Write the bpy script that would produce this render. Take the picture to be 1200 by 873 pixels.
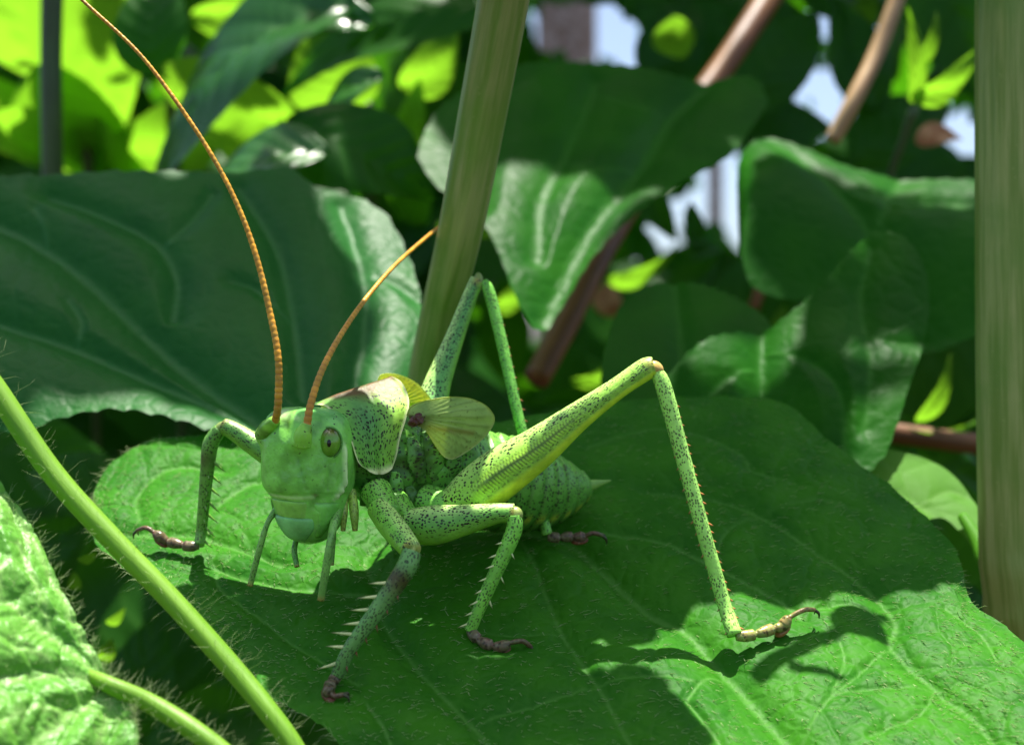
import bpy, math, random
import numpy as np
from mathutils import Vector, Matrix, kdtree

for o in list(bpy.data.objects):
    bpy.data.objects.remove(o, do_unlink=True)
scene = bpy.context.scene
COL = scene.collection
scene.unit_settings.scale_length = 0.01          # one unit is one centimetre

# ------------------------------------------------------------------ camera
FPX, CZ = 1648.0, 50.0                            # focal length in photo pixels, camera height
cam_d = bpy.data.cameras.new('camera')
cam = bpy.data.objects.new('camera', cam_d)
COL.objects.link(cam)
cam.location = (0, 0, CZ)
cam.rotation_euler = (math.radians(90), 0, 0)
cam_d.sensor_width = 36.0
cam_d.lens = 36.0 * FPX / 1200.0
cam_d.clip_start = 0.1
cam_d.clip_end = 50000
cam_d.dof.use_dof = True
cam_d.dof.focus_distance = 10.5
cam_d.dof.aperture_fstop = 0.35
scene.camera = cam

# ------------------------------------------------------------------ sky and sun
SUN = Vector((0.07, 0.13, 0.985)).normalized()     # towards the sun
SN = np.array(SUN)
world = bpy.data.worlds.new('World')
scene.world = world
world.use_nodes = True
wn = world.node_tree
sky = wn.nodes.new('ShaderNodeTexSky')
sky.sky_type = 'NISHITA'
sky.sun_disc = False
sky.air_density = 0.8
sky.dust_density = 2.4
sky.ozone_density = 0.3
sky.sun_elevation = math.asin(SUN.z)
sky.sun_rotation = math.atan2(SUN.x, SUN.y)
bg = wn.nodes['Background']
bg.inputs['Strength'].default_value = 0.085
wn.links.new(sky.outputs[0], bg.inputs['Color'])
sun_d = bpy.data.lights.new('sun', 'SUN')
sun_d.energy = 4.4
sun_d.angle = math.radians(0.53)
sun_d.color = (1.0, 0.95, 0.86)
sun = bpy.data.objects.new('sun', sun_d)
COL.objects.link(sun)
sun.rotation_euler = SUN.to_track_quat('Z', 'Y').to_euler()
sun.location = (40, 40, 140)
scene.view_settings.view_transform = 'Standard'
scene.view_settings.look = 'None'
scene.view_settings.gamma = 1.0
scene.view_settings.use_curve_mapping = False
scene.view_settings.exposure = 1.55
scene.cycles.max_bounces = 5
scene.cycles.diffuse_bounces = 3
scene.cycles.glossy_bounces = 2
scene.cycles.transmission_bounces = 3
scene.cycles.caustics_reflective = False
scene.cycles.caustics_refractive = False

# ------------------------------------------------------------------ helpers
rng = np.random.default_rng(7)
random.seed(7)

def at(px, py, d):
    """photo pixel and distance along the view axis -> world point (cm)"""
    return np.array(((px - 600.0) / FPX * d, d, CZ - (py - 436.5) / FPX * d))

def pix(P):
    P = np.asarray(P, float)
    return 600 + P[..., 0] / P[..., 1] * FPX, 436.5 - (P[..., 2] - CZ) / P[..., 1] * FPX

def nrm(v):
    v = np.asarray(v, float)
    return v / np.linalg.norm(v)

def smooth(pts, m):
    """Catmull-Rom resampling of a polyline (any dimension) to m points, even in length"""
    p = np.asarray(pts, float)
    if len(p) == 2:
        return p[0] + np.linspace(0, 1, m)[:, None] * (p[1] - p[0])
    q = np.vstack([2 * p[0] - p[1], p, 2 * p[-1] - p[-2]])
    out = []
    for i in range(1, len(q) - 2):
        t = np.linspace(0, 1, 24, endpoint=False)[:, None]
        a, b, c, d = q[i - 1], q[i], q[i + 1], q[i + 2]
        out.append(0.5 * (2 * b + (c - a) * t + (2 * a - 5 * b + 4 * c - d) * t**2 + (3 * b - a - 3 * c + d) * t**3))
    out = np.vstack(out + [p[-1:]])
    L = np.r_[0, np.cumsum(np.linalg.norm(np.diff(out[:, :min(3, out.shape[1])], axis=0), axis=1))]
    s = np.linspace(0, L[-1], m)
    return np.stack([np.interp(s, L, out[:, k]) for k in range(out.shape[1])], 1)

def wob(P, freq, seed, octs=3):
    """smooth sum-of-sines noise of points (N,k) in about -1..1"""
    r = np.random.default_rng(seed)
    P = np.asarray(P, float)
    out = np.zeros(P.shape[:-1]); amp, tot = 1.0, 0.0
    for o in range(octs):
        for _ in range(5):
            k = r.normal(size=P.shape[-1]); k /= np.linalg.norm(k)
            out += amp * np.sin((P @ k) * freq * r.uniform(0.7, 1.4) + r.uniform(0, 6.28))
        tot += amp * 2.2
        amp *= 0.5; freq *= 2.1
    return out / tot

def mesh(name, V, F, mat, parent=None, org=(0, 0, 0), uv=None, col=None, att=None, smooth_=True):
    """one mesh object; V in world coordinates, stored relative to org (the thing's base)"""
    V = np.asarray(V, float) - np.asarray(org, float)
    me = bpy.data.meshes.new(name)
    F = F.tolist() if isinstance(F, np.ndarray) else F
    me.from_pydata(V.tolist(), [], F)
    n = len(me.vertices)
    if smooth_:
        me.polygons.foreach_set('use_smooth', [True] * len(me.polygons))
    li = np.zeros(len(me.loops), int); me.loops.foreach_get('vertex_index', li)
    if uv is not None:
        l = me.uv_layers.new(name='UVMap')
        l.data.foreach_set('uv', np.asarray(uv, np.float32)[li].ravel())
    if col is not None:
        c = np.ones((n, 4), np.float32); c[:, :3] = col
        a = me.attributes.new('Col', 'FLOAT_COLOR', 'POINT')
        a.data.foreach_set('color', c.ravel())
    for k, v in (att or {}).items():
        a = me.attributes.new(k, 'FLOAT', 'POINT')
        a.data.foreach_set('value', np.asarray(v, np.float32).ravel())
    me.update()
    if mat: me.materials.append(mat)
    o = bpy.data.objects.new(name, me)
    COL.objects.link(o)
    if parent is not None:
        o.parent = parent
    else:
        o.location = org
    return o

def thing(name, loc, label, cat, group=None):
    o = bpy.data.objects.new(name, None)
    o.empty_display_size = 0.3
    COL.objects.link(o); o.location = loc
    return tag(o, label, cat, group)

def tag(o, label=None, cat=None, group=None, kind=None):
    if label: o['label'] = label
    if cat: o['category'] = cat
    if group: o['group'] = group
    if kind: o['kind'] = kind
    return o

def grid_faces(nr, nc, off=0):
    i = np.arange(nr - 1)[:, None] * nc + np.arange(nc - 1)[None, :]
    return (np.stack([i, i + 1, i + nc + 1, i + nc], -1).reshape(-1, 4) + off)

def tube(pts, radii, m=40, n=16, ref=(0, -1, 0)):
    """tapered tube; radii (k,) or (k,2): first along the side facing ref, second across.
       returns V, F, uv(cm), ring parameter t, angle a (a=0 faces ref)"""
    pts = np.asarray(pts, float); radii = np.asarray(radii, float)
    if radii.ndim == 1: radii = np.stack([radii, radii], 1)
    S = smooth(np.hstack([pts, radii]), m)
    P, R = S[:, :3], np.maximum(S[:, 3:], 1e-4)
    T = np.gradient(P, axis=0); T /= np.linalg.norm(T, axis=1)[:, None]
    ref = np.asarray(ref, float)
    N1 = ref - (T @ ref)[:, None] * T
    N1 /= np.linalg.norm(N1, axis=1)[:, None]
    N2 = np.cross(T, N1)
    a = np.linspace(-math.pi, math.pi, n + 1)
    V = P[:, None] + (R[:, :1] * np.cos(a))[..., None] * N1[:, None] + (R[:, 1:] * np.sin(a))[..., None] * N2[:, None]
    L = np.r_[0, np.cumsum(np.linalg.norm(np.diff(P, axis=0), axis=1))]
    circ = R.mean()
    uv = np.stack(np.broadcast_arrays(L[:, None], (a * circ)[None]), -1)
    F = grid_faces(m, n + 1).tolist()
    V = V.reshape(-1, 3); uv = uv.reshape(-1, 2)
    t = np.repeat(np.linspace(0, 1, m), n + 1); A = np.tile(a, m)
    c0, c1 = len(V), len(V) + 1
    V = np.vstack([V, P[:1], P[-1:]]); uv = np.vstack([uv, [[0, 0]], [[L[-1], 0]]])
    t = np.r_[t, 0, 1]; A = np.r_[A, 0, 0]
    for k in range(n):
        F.append([c0, k + 1, k]); b = (m - 1) * (n + 1)
        F.append([c1, b + k, b + k + 1])
    return V, F, uv, t, A

class Acc:
    """collects shapes of ONE part"""
    def __init__(s): s.V, s.F, s.U, s.C, s.D, s.n = [], [], [], [], [], 0
    def add(s, V, F, uv=None, col=(0.1, 0.3, 0.05), dots=0.0):
        V = np.asarray(V, float); k = len(V)
        s.V.append(V); s.F += [[i + s.n for i in f] for f in F]
        s.U.append(np.zeros((k, 2)) if uv is None else uv)
        s.C.append(np.broadcast_to(np.asarray(col, float), (k, 3)))
        s.D.append(np.broadcast_to(np.asarray(dots, float), (k,)))
        s.n += k
    def build(s, name, mat, parent, org):
        return mesh(name, np.vstack(s.V), s.F, mat, parent, org, uv=np.vstack(s.U), col=np.vstack(s.C), att={'dots': np.concatenate(s.D)})

def cone(base, d, ln, r, n=6, bend=None):
    d = nrm(d); a = nrm(np.cross(d, (0.3, 0.5, 0.81))); b = np.cross(d, a)
    ang = np.arange(n) * 2 * math.pi / n
    ring = lambda c, rr: c + rr * (np.cos(ang)[:, None] * a + np.sin(ang)[:, None] * b)
    bend = np.zeros(3) if bend is None else np.asarray(bend)
    V = np.vstack([ring(base, r), ring(base + d * ln * .5 + bend * .35, r * .6), [base + d * ln + bend]])
    F = [[i, (i + 1) % n, n + (i + 1) % n, n + i] for i in range(n)] + [[n + i, n + (i + 1) % n, 2 * n] for i in range(n)]
    return V, F

def ellipsoid(c, ax, nu=20, nv=14):
    """ax: three world vectors (semi-axes)"""
    th = np.linspace(0, math.pi, nv)[:, None]; ph = np.linspace(0, 2 * math.pi, nu + 1)[None]
    ax = np.asarray(ax, float)
    V = np.asarray(c) + (np.sin(th) * np.cos(ph))[..., None] * ax[0] + (np.sin(th) * np.sin(ph))[..., None] * ax[1] + (np.cos(th) * np.ones_like(ph))[..., None] * ax[2]
    return V.reshape(-1, 3), grid_faces(nv, nu + 1).tolist()

def hairs(name, base, dirs, ln, r, mat, parent, org):
    """many fine bristles as ONE part (nobody could count them)"""
    base = np.asarray(base); dirs = np.asarray(dirs); k = len(base)
    a = np.cross(dirs, (0.31, 0.52, 0.8)); a /= np.linalg.norm(a, axis=1)[:, None]
    b = np.cross(dirs, a)
    ln = np.broadcast_to(ln, (k,))[:, None]
    kink = rng.normal(size=(k, 3)) * 0.12 * ln
    V = np.stack([base + a * r, base - a * r * .5 + b * r * .87, base - a * r * .5 - b * r * .87,
                  base + dirs * ln * .55 + a * r * .6 + kink, base + dirs * ln * .55 - a * r * .3 + b * r * .5 + kink,
                  base + dirs * ln * .55 - a * r * .3 - b * r * .5 + kink, base + dirs * ln + kink * .4], 1)
    f = np.array([[0, 1, 4, 3], [1, 2, 5, 4], [2, 0, 3, 5]]); g = np.array([[3, 4, 6], [4, 5, 6], [5, 3, 6]])
    off = (np.arange(k) * 7)[:, None, None]
    F = (f[None] + off).reshape(-1, 4).tolist() + (g[None] + off).reshape(-1, 3).tolist()
    return tag(mesh(name, V.reshape(-1, 3), F, mat, parent, org), kind='stuff')

# ------------------------------------------------------------------ materials
class NT:
    def __init__(s, name):
        s.m = bpy.data.materials.new(name); s.m.use_nodes = True
        s.t = s.m.node_tree; s.t.nodes.clear()
        s.out = s.n('ShaderNodeOutputMaterial')
    def n(s, typ, **kw):
        x = s.t.nodes.new(typ)
        for k, v in kw.items(): setattr(x, k, v)
        return x
    def l(s, a, b): s.t.links.new(a, b)
    def set(s, sock, v):
        if hasattr(v, 'is_output') or isinstance(v, bpy.types.NodeSocket): s.l(v, sock)
        else: sock.default_value = v
    def math(s, op, a, b=0.0, c=None, clamp=False):
        x = s.n('ShaderNodeMath', operation=op, use_clamp=clamp)
        s.set(x.inputs[0], a); s.set(x.inputs[1], b)
        if c is not None: s.set(x.inputs[2], c)
        return x.outputs[0]
    def mix(s, f, a, b, blend='MIX'):
        x = s.n('ShaderNodeMix', data_type='RGBA', blend_type=blend)
        s.set(x.inputs[0], f); s.set(x.inputs[6], a if not isinstance(a, tuple) else (*a, 1)[:4]); s.set(x.inputs[7], b if not isinstance(b, tuple) else (*b, 1)[:4])
        return x.outputs[2]
    def ramp(s, f, lo, hi):
        x = s.n('ShaderNodeMapRange', interpolation_type='SMOOTHSTEP')
        s.set(x.inputs[0], f); x.inputs[1].default_value = lo; x.inputs[2].default_value = hi
        return x.outputs[0]
    def noise(s, vec, scale, detail=3.0, rough=.55):
        x = s.n('ShaderNodeTexNoise'); s.l(vec, x.inputs['Vector'])
        x.inputs['Scale'].default_value = scale; x.inputs['Detail'].default_value = detail; x.inputs['Roughness'].default_value = rough
        return x.outputs[0]
    def voro(s, vec, scale, feat='F1', dims='3D'):
        x = s.n('ShaderNodeTexVoronoi', feature=feat, voronoi_dimensions=dims)
        s.l(vec, x.inputs['Vector']); x.inputs['Scale'].default_value = scale
        return x
    def coord(s, k='Object'): return s.n('ShaderNodeTexCoord').outputs[k]
    def attr(s, name): return s.n('ShaderNodeAttribute', attribute_name=name)
    def bump(s, h, strength, dist, nrm_=None):
        x = s.n('ShaderNodeBump'); s.l(h, x.inputs['Height'])
        x.inputs['Strength'].default_value = strength; x.inputs['Distance'].default_value = dist
        if nrm_ is not None: s.l(nrm_, x.inputs['Normal'])
        return x.outputs[0]
    def principled(s, col, rough=.45, spec=.5, normal=None, **kw):
        x = s.n('ShaderNodeBsdfPrincipled')
        s.set(x.inputs['Base Color'], col if not isinstance(col, tuple) else (*col, 1)[:4]); s.set(x.inputs['Roughness'], rough)
        x.inputs['Specular IOR Level'].default_value = spec
        if normal is not None: s.l(normal, x.inputs['Normal'])
        for k, v in kw.items(): s.set(x.inputs[k], v)
        return x.outputs[0]
    def translucent(s, col, normal=None):
        x = s.n('ShaderNodeBsdfTranslucent'); s.set(x.inputs[0], col if not isinstance(col, tuple) else (*col, 1)[:4])
        if normal is not None: s.l(normal, x.inputs[1])
        return x.outputs[0]
    def mixsh(s, f, a, b):
        x = s.n('ShaderNodeMixShader'); s.set(x.inputs[0], f); s.l(a, x.inputs[1]); s.l(b, x.inputs[2])
        return x.outputs[0]
    def done(s, sh): s.l(sh, s.out.inputs[0]); return s.m

def leaf_fine(name, c1, c2, vein, trans, tf=.3, rough=.36, cell=9.0, bump=.35, mottle=2.0, spec=.5):
    """leaf blade whose veins are real creases of the mesh (attribute 'vein' tints them)"""
    t = NT(name); co = t.coord()
    base = t.mix(t.ramp(t.noise(co, mottle, 3), .3, .7), c1, c2)
    ve = t.voro(co, cell, 'DISTANCE_TO_EDGE').outputs['Distance']
    edge = t.math('SUBTRACT', 1.0, t.ramp(ve, 0.0, .10))
    base = t.mix(t.math('MULTIPLY', edge, .10), base, vein)
    base = t.mix(t.math('MULTIPLY', t.attr('vein').outputs['Fac'], .9), base, vein)
    speck = t.ramp(t.noise(co, 30, 2), .62, .75)
    base = t.mix(t.math('MULTIPLY', speck, .12), base, vein)
    bl = t.voro(co, .9); bs = t.n('ShaderNodeSeparateColor'); t.l(bl.outputs['Color'], bs.inputs[0])
    bm = t.math('MULTIPLY', t.math('LESS_THAN', t.math('ADD', bl.outputs['Distance'], t.math('MULTIPLY', t.noise(co, 16, 2), .07)), t.math('MULTIPLY', bs.outputs[0], .085)), .75)
    base = t.mix(bm, base, (.20, .17, .035))
    h = t.math('ADD', t.math('MULTIPLY', t.ramp(ve, 0, .3), .7), t.math('MULTIPLY', t.noise(co, 26, 1), .6))
    nb = t.bump(h, bump, .02)
    r = t.math('ADD', rough, t.math('MULTIPLY', t.noise(co, 12, 2), .18))
    p = t.principled(base, r, spec, nb)
    tr = t.mix(t.ramp(t.noise(co, mottle, 3), .3, .7), trans, tuple(x * .75 for x in trans))
    return t.done(t.mixsh(tf, p, t.translucent(tr, nb)))

def leaf_plain(name, c1, c2, vein, trans, tf=.38, rough=.36, N=7, spec=.15):
    """leaves of the shrubs: side veins as fine relief along the UV (t, s)"""
    t = NT(name)
    uv = t.n('ShaderNodeSeparateXYZ'); t.l(t.coord('UV'), uv.inputs[0])
    s_ = t.math('ABSOLUTE', t.math('SUBTRACT', t.math('MULTIPLY', uv.outputs[1], 2.0), 1.0))
    ph = t.math('FRACT', t.math('MULTIPLY', t.math('SUBTRACT', uv.outputs[0], t.math('MULTIPLY', s_, .22)), float(N)))
    dist = t.math('ABSOLUTE', t.math('SUBTRACT', ph, .5))
    side = t.math('SUBTRACT', 1.0, t.ramp(dist, .0, .09))
    mid = t.math('SUBTRACT', 1.0, t.ramp(s_, .0, .05))
    v = t.math('MAXIMUM', side, mid)
    rnd = t.n('ShaderNodeObjectInfo').outputs['Random']
    co = t.coord()
    base = t.mix(rnd, c1, c2)
    base = t.mix(t.math('MULTIPLY', t.ramp(t.noise(co, 1.3, 4), .35, .7), .5), base, c1)
    base = t.mix(t.math('MULTIPLY', v, .4), base, vein)
    h = t.math('ADD', t.math('MULTIPLY', t.ramp(dist, 0, .45), .8), t.math('MULTIPLY', t.noise(co, 5, 3), .5))
    nb = t.bump(h, .22, .06)
    p = t.principled(base, t.math('ADD', rough, t.math('MULTIPLY', rnd, .12)), spec, nb)
    return t.done(t.mixsh(tf, p, t.translucent(trans, nb)))

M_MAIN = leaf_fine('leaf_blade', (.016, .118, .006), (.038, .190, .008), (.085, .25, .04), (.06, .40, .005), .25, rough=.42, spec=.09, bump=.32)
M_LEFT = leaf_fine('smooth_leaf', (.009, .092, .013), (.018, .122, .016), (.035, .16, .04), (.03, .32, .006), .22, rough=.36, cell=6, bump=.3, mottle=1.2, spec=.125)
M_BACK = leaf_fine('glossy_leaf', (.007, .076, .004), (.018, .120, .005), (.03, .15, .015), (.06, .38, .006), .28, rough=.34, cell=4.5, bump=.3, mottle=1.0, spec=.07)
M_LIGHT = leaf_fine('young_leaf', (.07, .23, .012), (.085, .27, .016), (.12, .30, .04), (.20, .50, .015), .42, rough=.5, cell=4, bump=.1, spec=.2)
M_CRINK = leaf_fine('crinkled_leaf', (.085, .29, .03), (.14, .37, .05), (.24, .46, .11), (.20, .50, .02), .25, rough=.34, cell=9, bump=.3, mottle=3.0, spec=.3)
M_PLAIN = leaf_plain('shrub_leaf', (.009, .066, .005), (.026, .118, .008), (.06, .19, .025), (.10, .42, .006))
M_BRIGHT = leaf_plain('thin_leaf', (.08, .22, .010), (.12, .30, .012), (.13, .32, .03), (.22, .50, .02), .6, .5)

M_GLOSS = leaf_plain('shiny_leaf', (.012, .085, .010), (.034, .15, .016), (.06, .19, .03), (.10, .42, .006), .3, .26, spec=.5)
def mat_hair():
    t = NT('plant_hair')
    p = t.principled((.50, .62, .30), .45, .3)
    return t.done(t.mixsh(.4, p, t.translucent((.5, .7, .25))))
M_HAIR = mat_hair()

def mat_stem(name, c1, c2, c3, stripes, rough=.5, tf=.0, trans=(.2, .4, .05)):
    """stem with lengthwise fibres: UV is (length, around) in cm"""
    t = NT(name)
    mp = t.n('ShaderNodeMapping'); t.l(t.coord('UV'), mp.inputs[0]); mp.inputs['Scale'].default_value = (.6, stripes, 1)
    n1 = t.noise(mp.outputs[0], 1.0, 5, .6)
    co = t.coord()
    base = t.mix(t.ramp(n1, .35, .65), c1, c2)
    base = t.mix(t.math('MULTIPLY', t.ramp(t.noise(co, .9, 4), .45, .7), .7), base, c3)
    spot = t.ramp(t.noise(co, 14, 2), .64, .74)
    base = t.mix(t.math('MULTIPLY', spot, .35), base, c2)
    nb = t.bump(n1, .5, .03)
    p = t.principled(base, rough, .45, nb)
    if tf: p = t.mixsh(tf, p, t.translucent(trans))
    return t.done(p)
M_STEM = mat_stem('green_stem', (.16, .27, .04), (.34, .37, .13), (.15, .30, .03), 9)
M_STEM2 = mat_stem('fibrous_stem', (.20, .29, .04), (.38, .42, .12), (.15, .29, .03), 12)
M_HSTEM = mat_stem('hairy_stem', (.14, .33, .015), (.20, .41, .03), (.11, .27, .02), 6, .5, .3, (.25, .5, .04))
M_RED = mat_stem('red_stem', (.12, .042, .010), (.23, .095, .022), (.09, .03, .008), 5, .5)
M_TAN = mat_stem('dry_stalk', (.36, .20, .085), (.50, .33, .16), (.25, .13, .05), 5, .5)
M_DKSTEM = mat_stem('dark_stem', (.03, .07, .015), (.05, .10, .02), (.03, .05, .01), 5, .5)
M_BARK = mat_stem('bark', (.20, .12, .075), (.42, .34, .30), (.12, .08, .06), .35, .85)

def mat_dry():
    t = NT('dried_leaf'); co = t.coord()
    b = t.mix(t.ramp(t.noise(co, 4, 4), .35, .65), (.30, .11, .035), (.55, .30, .13))
    return t.done(t.mixsh(.25, t.principled(b, .6, .3), t.translucent((.5, .22, .05))))
M_DRY = mat_dry()

def mat_soil():
    t = NT('soil'); co = t.coord()
    n1 = t.noise(co, .25, 8, .65)
    b = t.mix(t.ramp(n1, .35, .65), (.018, .014, .009), (.05, .038, .024))
    b = t.mix(t.math('MULTIPLY', t.ramp(t.noise(co, .03, 3), .5, .7), .6), b, (.03, .05, .012))
    return t.done(t.principled(b, .95, .2, t.bump(n1, .9, 1.2)))
M_SOIL = mat_soil()

def mat_cricket(name, dscale, dthr, rough=.36, sub=.12, uvdots=True, tf=0.0, trans=(.3, .5, .05), keep=.75, stretch=1.0, tint=(1.7, 1.5, 1.0)):
    t = NT(name); co = t.coord()
    gm = t.n('ShaderNodeMix', data_type='RGBA', blend_type='MULTIPLY'); gm.inputs[0].default_value = 1.0
    t.l(t.attr('Col').outputs['Color'], gm.inputs[6]); gm.inputs[7].default_value = (*tint, 1)
    col = gm.outputs[2]
    n1 = t.noise(co, 9, 3)
    base = t.mix(t.ramp(n1, .35, .7), col, t.mix(.3, col, (.03, .14, .02)))
    base = t.mix(t.math('MULTIPLY', t.ramp(t.noise(co, 28, 2), .55, .72), .35), base, t.mix(.5, col, (.34, .55, .22)))
    mp = t.n('ShaderNodeMapping'); t.l(t.coord('UV'), mp.inputs[0]); mp.inputs['Scale'].default_value = (1, stretch, 1)
    vm = t.n('ShaderNodeVectorMath', operation='MULTIPLY_ADD'); wn_ = t.n('ShaderNodeTexNoise'); wn_.inputs['Scale'].default_value = dscale * 1.1; wn_.inputs['Detail'].default_value = 1
    t.l(co, wn_.inputs['Vector']); t.l(wn_.outputs['Color'], vm.inputs[0]); vm.inputs[1].default_value = (.9 / dscale,) * 3; t.l(mp.outputs[0] if uvdots else co, vm.inputs[2])
    v = t.voro(vm.outputs[0], dscale, 'F1', '2D' if uvdots else '3D')
    rc = t.n('ShaderNodeSeparateColor'); t.l(v.outputs['Color'], rc.inputs[0])
    thr = t.math('MULTIPLY', t.math('ADD', .55, t.math('MULTIPLY', rc.outputs[1], .7)), dthr)
    d = t.math('SUBTRACT', 1.0, t.ramp(t.math('SUBTRACT', v.outputs['Distance'], thr), -.06, .06))
    d = t.math('MULTIPLY', d, t.math('LESS_THAN', rc.outputs[0], keep))
    d = t.math('MULTIPLY', d, t.attr('dots').outputs['Fac'])
    d = t.math('MULTIPLY', d, t.ramp(t.noise(co, 7, 2), .30, .48))
    base = t.mix(d, base, (.014, .012, .008))
    nb = t.bump(t.noise(co, 34, 3), .3, .012)
    p = t.principled(base, rough, .36, nb, **{'Subsurface Weight': 0.0})
    if tf: p = t.mixsh(tf, p, t.translucent(t.mix(.5, col, trans)))
    return t.done(p)
M_LEG = mat_cricket('cricket_leg', 36, .34, stretch=1.5, keep=.8, rough=.4)
M_SHIELD = mat_cricket('cricket_shield', 36, .33, stretch=.8, rough=.5, keep=.75, tf=.10)
M_BODY = mat_cricket('cricket_body', 36, .36, keep=.6, tint=(1.45, 1.3, .9))
M_HEAD = mat_cricket('cricket_head', 22, .16, rough=.26, keep=.5, uvdots=False, tint=(1.9, 1.75, 1.35))
M_WING = mat_cricket('cricket_wing', 26, .15, rough=.35, tf=.45, trans=(.75, .85, .12), keep=.4, sub=0, tint=(1.2, 1.15, .9))
M_ANT = mat_cricket('cricket_antenna', 12, .2, rough=.4, sub=.05, tint=(1.1, 1.1, 1))

M_FOOT = mat_cricket('cricket_foot', 30, .3, rough=.3, tint=(1, 1, 1))
def mat_eye():
    t = NT('cricket_eye')
    return t.done(t.principled(t.attr('Col').outputs['Color'], .14, .5, **{'Coat Weight': .2, 'Coat Roughness': .05}))
M_EYE = mat_eye()
def mat_black():
    t = NT('cricket_pupil'); return t.done(t.principled((.006, .005, .004), .1, .5))
M_BLACK = mat_black()

# ------------------------------------------------------------------ ground
gx = np.linspace(-1, 1, 90); gx = np.sign(gx) * np.abs(gx)**3 * 20000
X, Y = np.meshgrid(gx, gx + 0)
P = np.stack([X, Y], -1)
Z = np.where(np.hypot(X, Y) < 400, wob(P, .05, 3) * 1.6, 0)
mesh_ground = mesh('ground', np.stack([X, Y, Z], -1).reshape(-1, 3), grid_faces(90, 90), M_SOIL)
tag(mesh_ground, kind='structure')

# ------------------------------------------------------------------ the leaf the cricket stands on, and other big traced leaves
def plane_depth(a, b, c):
    """depth function of the plane through three (px, py, d)"""
    A = np.array([[1, p[0], p[1]] for p in (a, b, c)], float)
    k = np.linalg.solve(A, np.array([1 / p[2] for p in (a, b, c)]))
    return lambda px, py: 1.0 / (k[0] + k[1] * px + k[2] * py)

def patch_leaf(name, top, bot, dep, veins, mat, label, cat='leaf', nu=200, nv=120, cells=.45, cell_amp=.012, fine=None, lowamp=.05,
               lowfreq=1.1, curl=None, seed=1, teeth=0.0, group=None, vscale=1.0, parent=None, org=None):
    """leaf blade between two edge lines (photo pixels) lying on a tilted sheet; creases along veins and their cells"""
    a = smooth(top, nu); b = smooth(bot, nu)
    v = np.linspace(0, 1, nv)[:, None, None]
    Q = a[None] * (1 - v) + b[None] * v                          # pixels
    uu, vv = np.meshgrid(np.linspace(0, 1, nu), np.linspace(0, 1, nv))
    D = dep(Q[..., 0], Q[..., 1])
    P = np.stack([(Q[..., 0] - 600) / FPX * D, D, CZ - (Q[..., 1] - 436.5) / FPX * D], -1)
    o = P[nv // 2, nu // 2]
    n = np.cross(P[nv // 2, nu // 2 + 8] - o, P[nv // 2 + 8, nu // 2] - o); n = nrm(n)
    if n[2] < 0 or (abs(n[2]) < .15 and n[1] > 0): n = -n
    ex = nrm(np.cross((0, 1, 0) if abs(n[1]) < .9 else (1, 0, 0), n)); ey = np.cross(n, ex)
    S = np.stack([(P - o) @ ex, (P - o) @ ey], -1).reshape(-1, 2)  # sheet coordinates in cm
    proj = lambda q: np.stack([(at(*q_, float(dep(q_[0], q_[1]))) - o) @ np.stack([ex, ey], 1) for q_ in q])
    H = wob(S, lowfreq, seed, 2) * lowamp
    vein = np.zeros(len(S)); sink = np.zeros(len(S)); cord = np.zeros(len(S))
    for pts, wid, amp in veins:
        q = smooth(proj(pts), 90)
        kd = kdtree.KDTree(len(q))
        for i, x in enumerate(q): kd.insert((x[0], x[1], 0), i)
        kd.balance()
        box = (S[:, 0] > q[:, 0].min() - 1) & (S[:, 0] < q[:, 0].max() + 1) & (S[:, 1] > q[:, 1].min() - 1) & (S[:, 1] < q[:, 1].max() + 1)
        idx = np.where(box)[0]
        d = np.array([kd.find((S[i, 0], S[i, 1], 0))[2] for i in idx])
        g = np.zeros(len(S)); g[idx] = np.exp(-(d / (wid * .62))**2)
        vein = np.maximum(vein, g)
        c = np.zeros(len(S)); c[idx] = np.exp(-np.abs(d) / (wid * 3.4))
        amp = amp * vscale; sink = np.maximum(sink, amp * c); cord = np.maximum(cord, amp * .14 * g)
    H += cord - sink                                               # the vein is a thin cord lying in its groove
    def cell(sz, s):
        r = np.random.default_rng(s)
        lo, hi = S.min(0) - sz, S.max(0) + sz
        m = int((hi - lo).prod() / sz**2)
        pts = r.uniform(lo, hi, (m, 2))
        kd = kdtree.KDTree(m)
        for i, x in enumerate(pts): kd.insert((x[0], x[1], 0), i)
        kd.balance()
        e = np.empty(len(S))
        W = S + np.stack([wob(S, 4 / sz * .5, s + 1, 1), wob(S, 4 / sz * .5, s + 2, 1)], -1) * sz * .16
        for i, x in enumerate(W):
            f = kd.find_n((x[0], x[1], 0), 2); e[i] = f[1][2] - f[0][2]
        return e / sz
    if cells:
        e = cell(cells, seed + 10)
        H -= cell_amp * np.exp(-e / (.12 if cell_amp < .03 else .3))
        vein = np.maximum(vein, .14 * np.exp(-(e / .045)**2))
    if fine:
        e = cell(fine[0], seed + 20)
        H -= fine[1] * np.exp(-e / .2)
        vein = np.maximum(vein, .08 * np.exp(-(e / .08)**2))
    Pf = P.reshape(-1, 3) + n * H[:, None]
    if curl is not None:
        Pf = Pf + curl(uu.ravel(), vv.ravel())[:, None] * n
    if teeth:
        for e_ in (0, nv - 1):
            k = np.arange(nu)
            tt = np.abs(((k / nu * 26) % 1) - .3) * teeth
            Pf.reshape(nv, nu, 3)[e_] += (P[e_] - P[nv // 2])/ (np.linalg.norm(P[e_] - P[nv // 2], axis=1)[:, None] + 1e-6) * tt[:, None]
    org_ = o if org is None else org
    ob = mesh(name, Pf, grid_faces(nv, nu), mat, parent, org_, uv=np.stack([uu, vv], -1).reshape(-1, 2), att={'vein': vein})
    if label: tag(ob, label, cat, group)
    return ob, Pf.reshape(nv, nu, 3), n, org_

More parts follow.
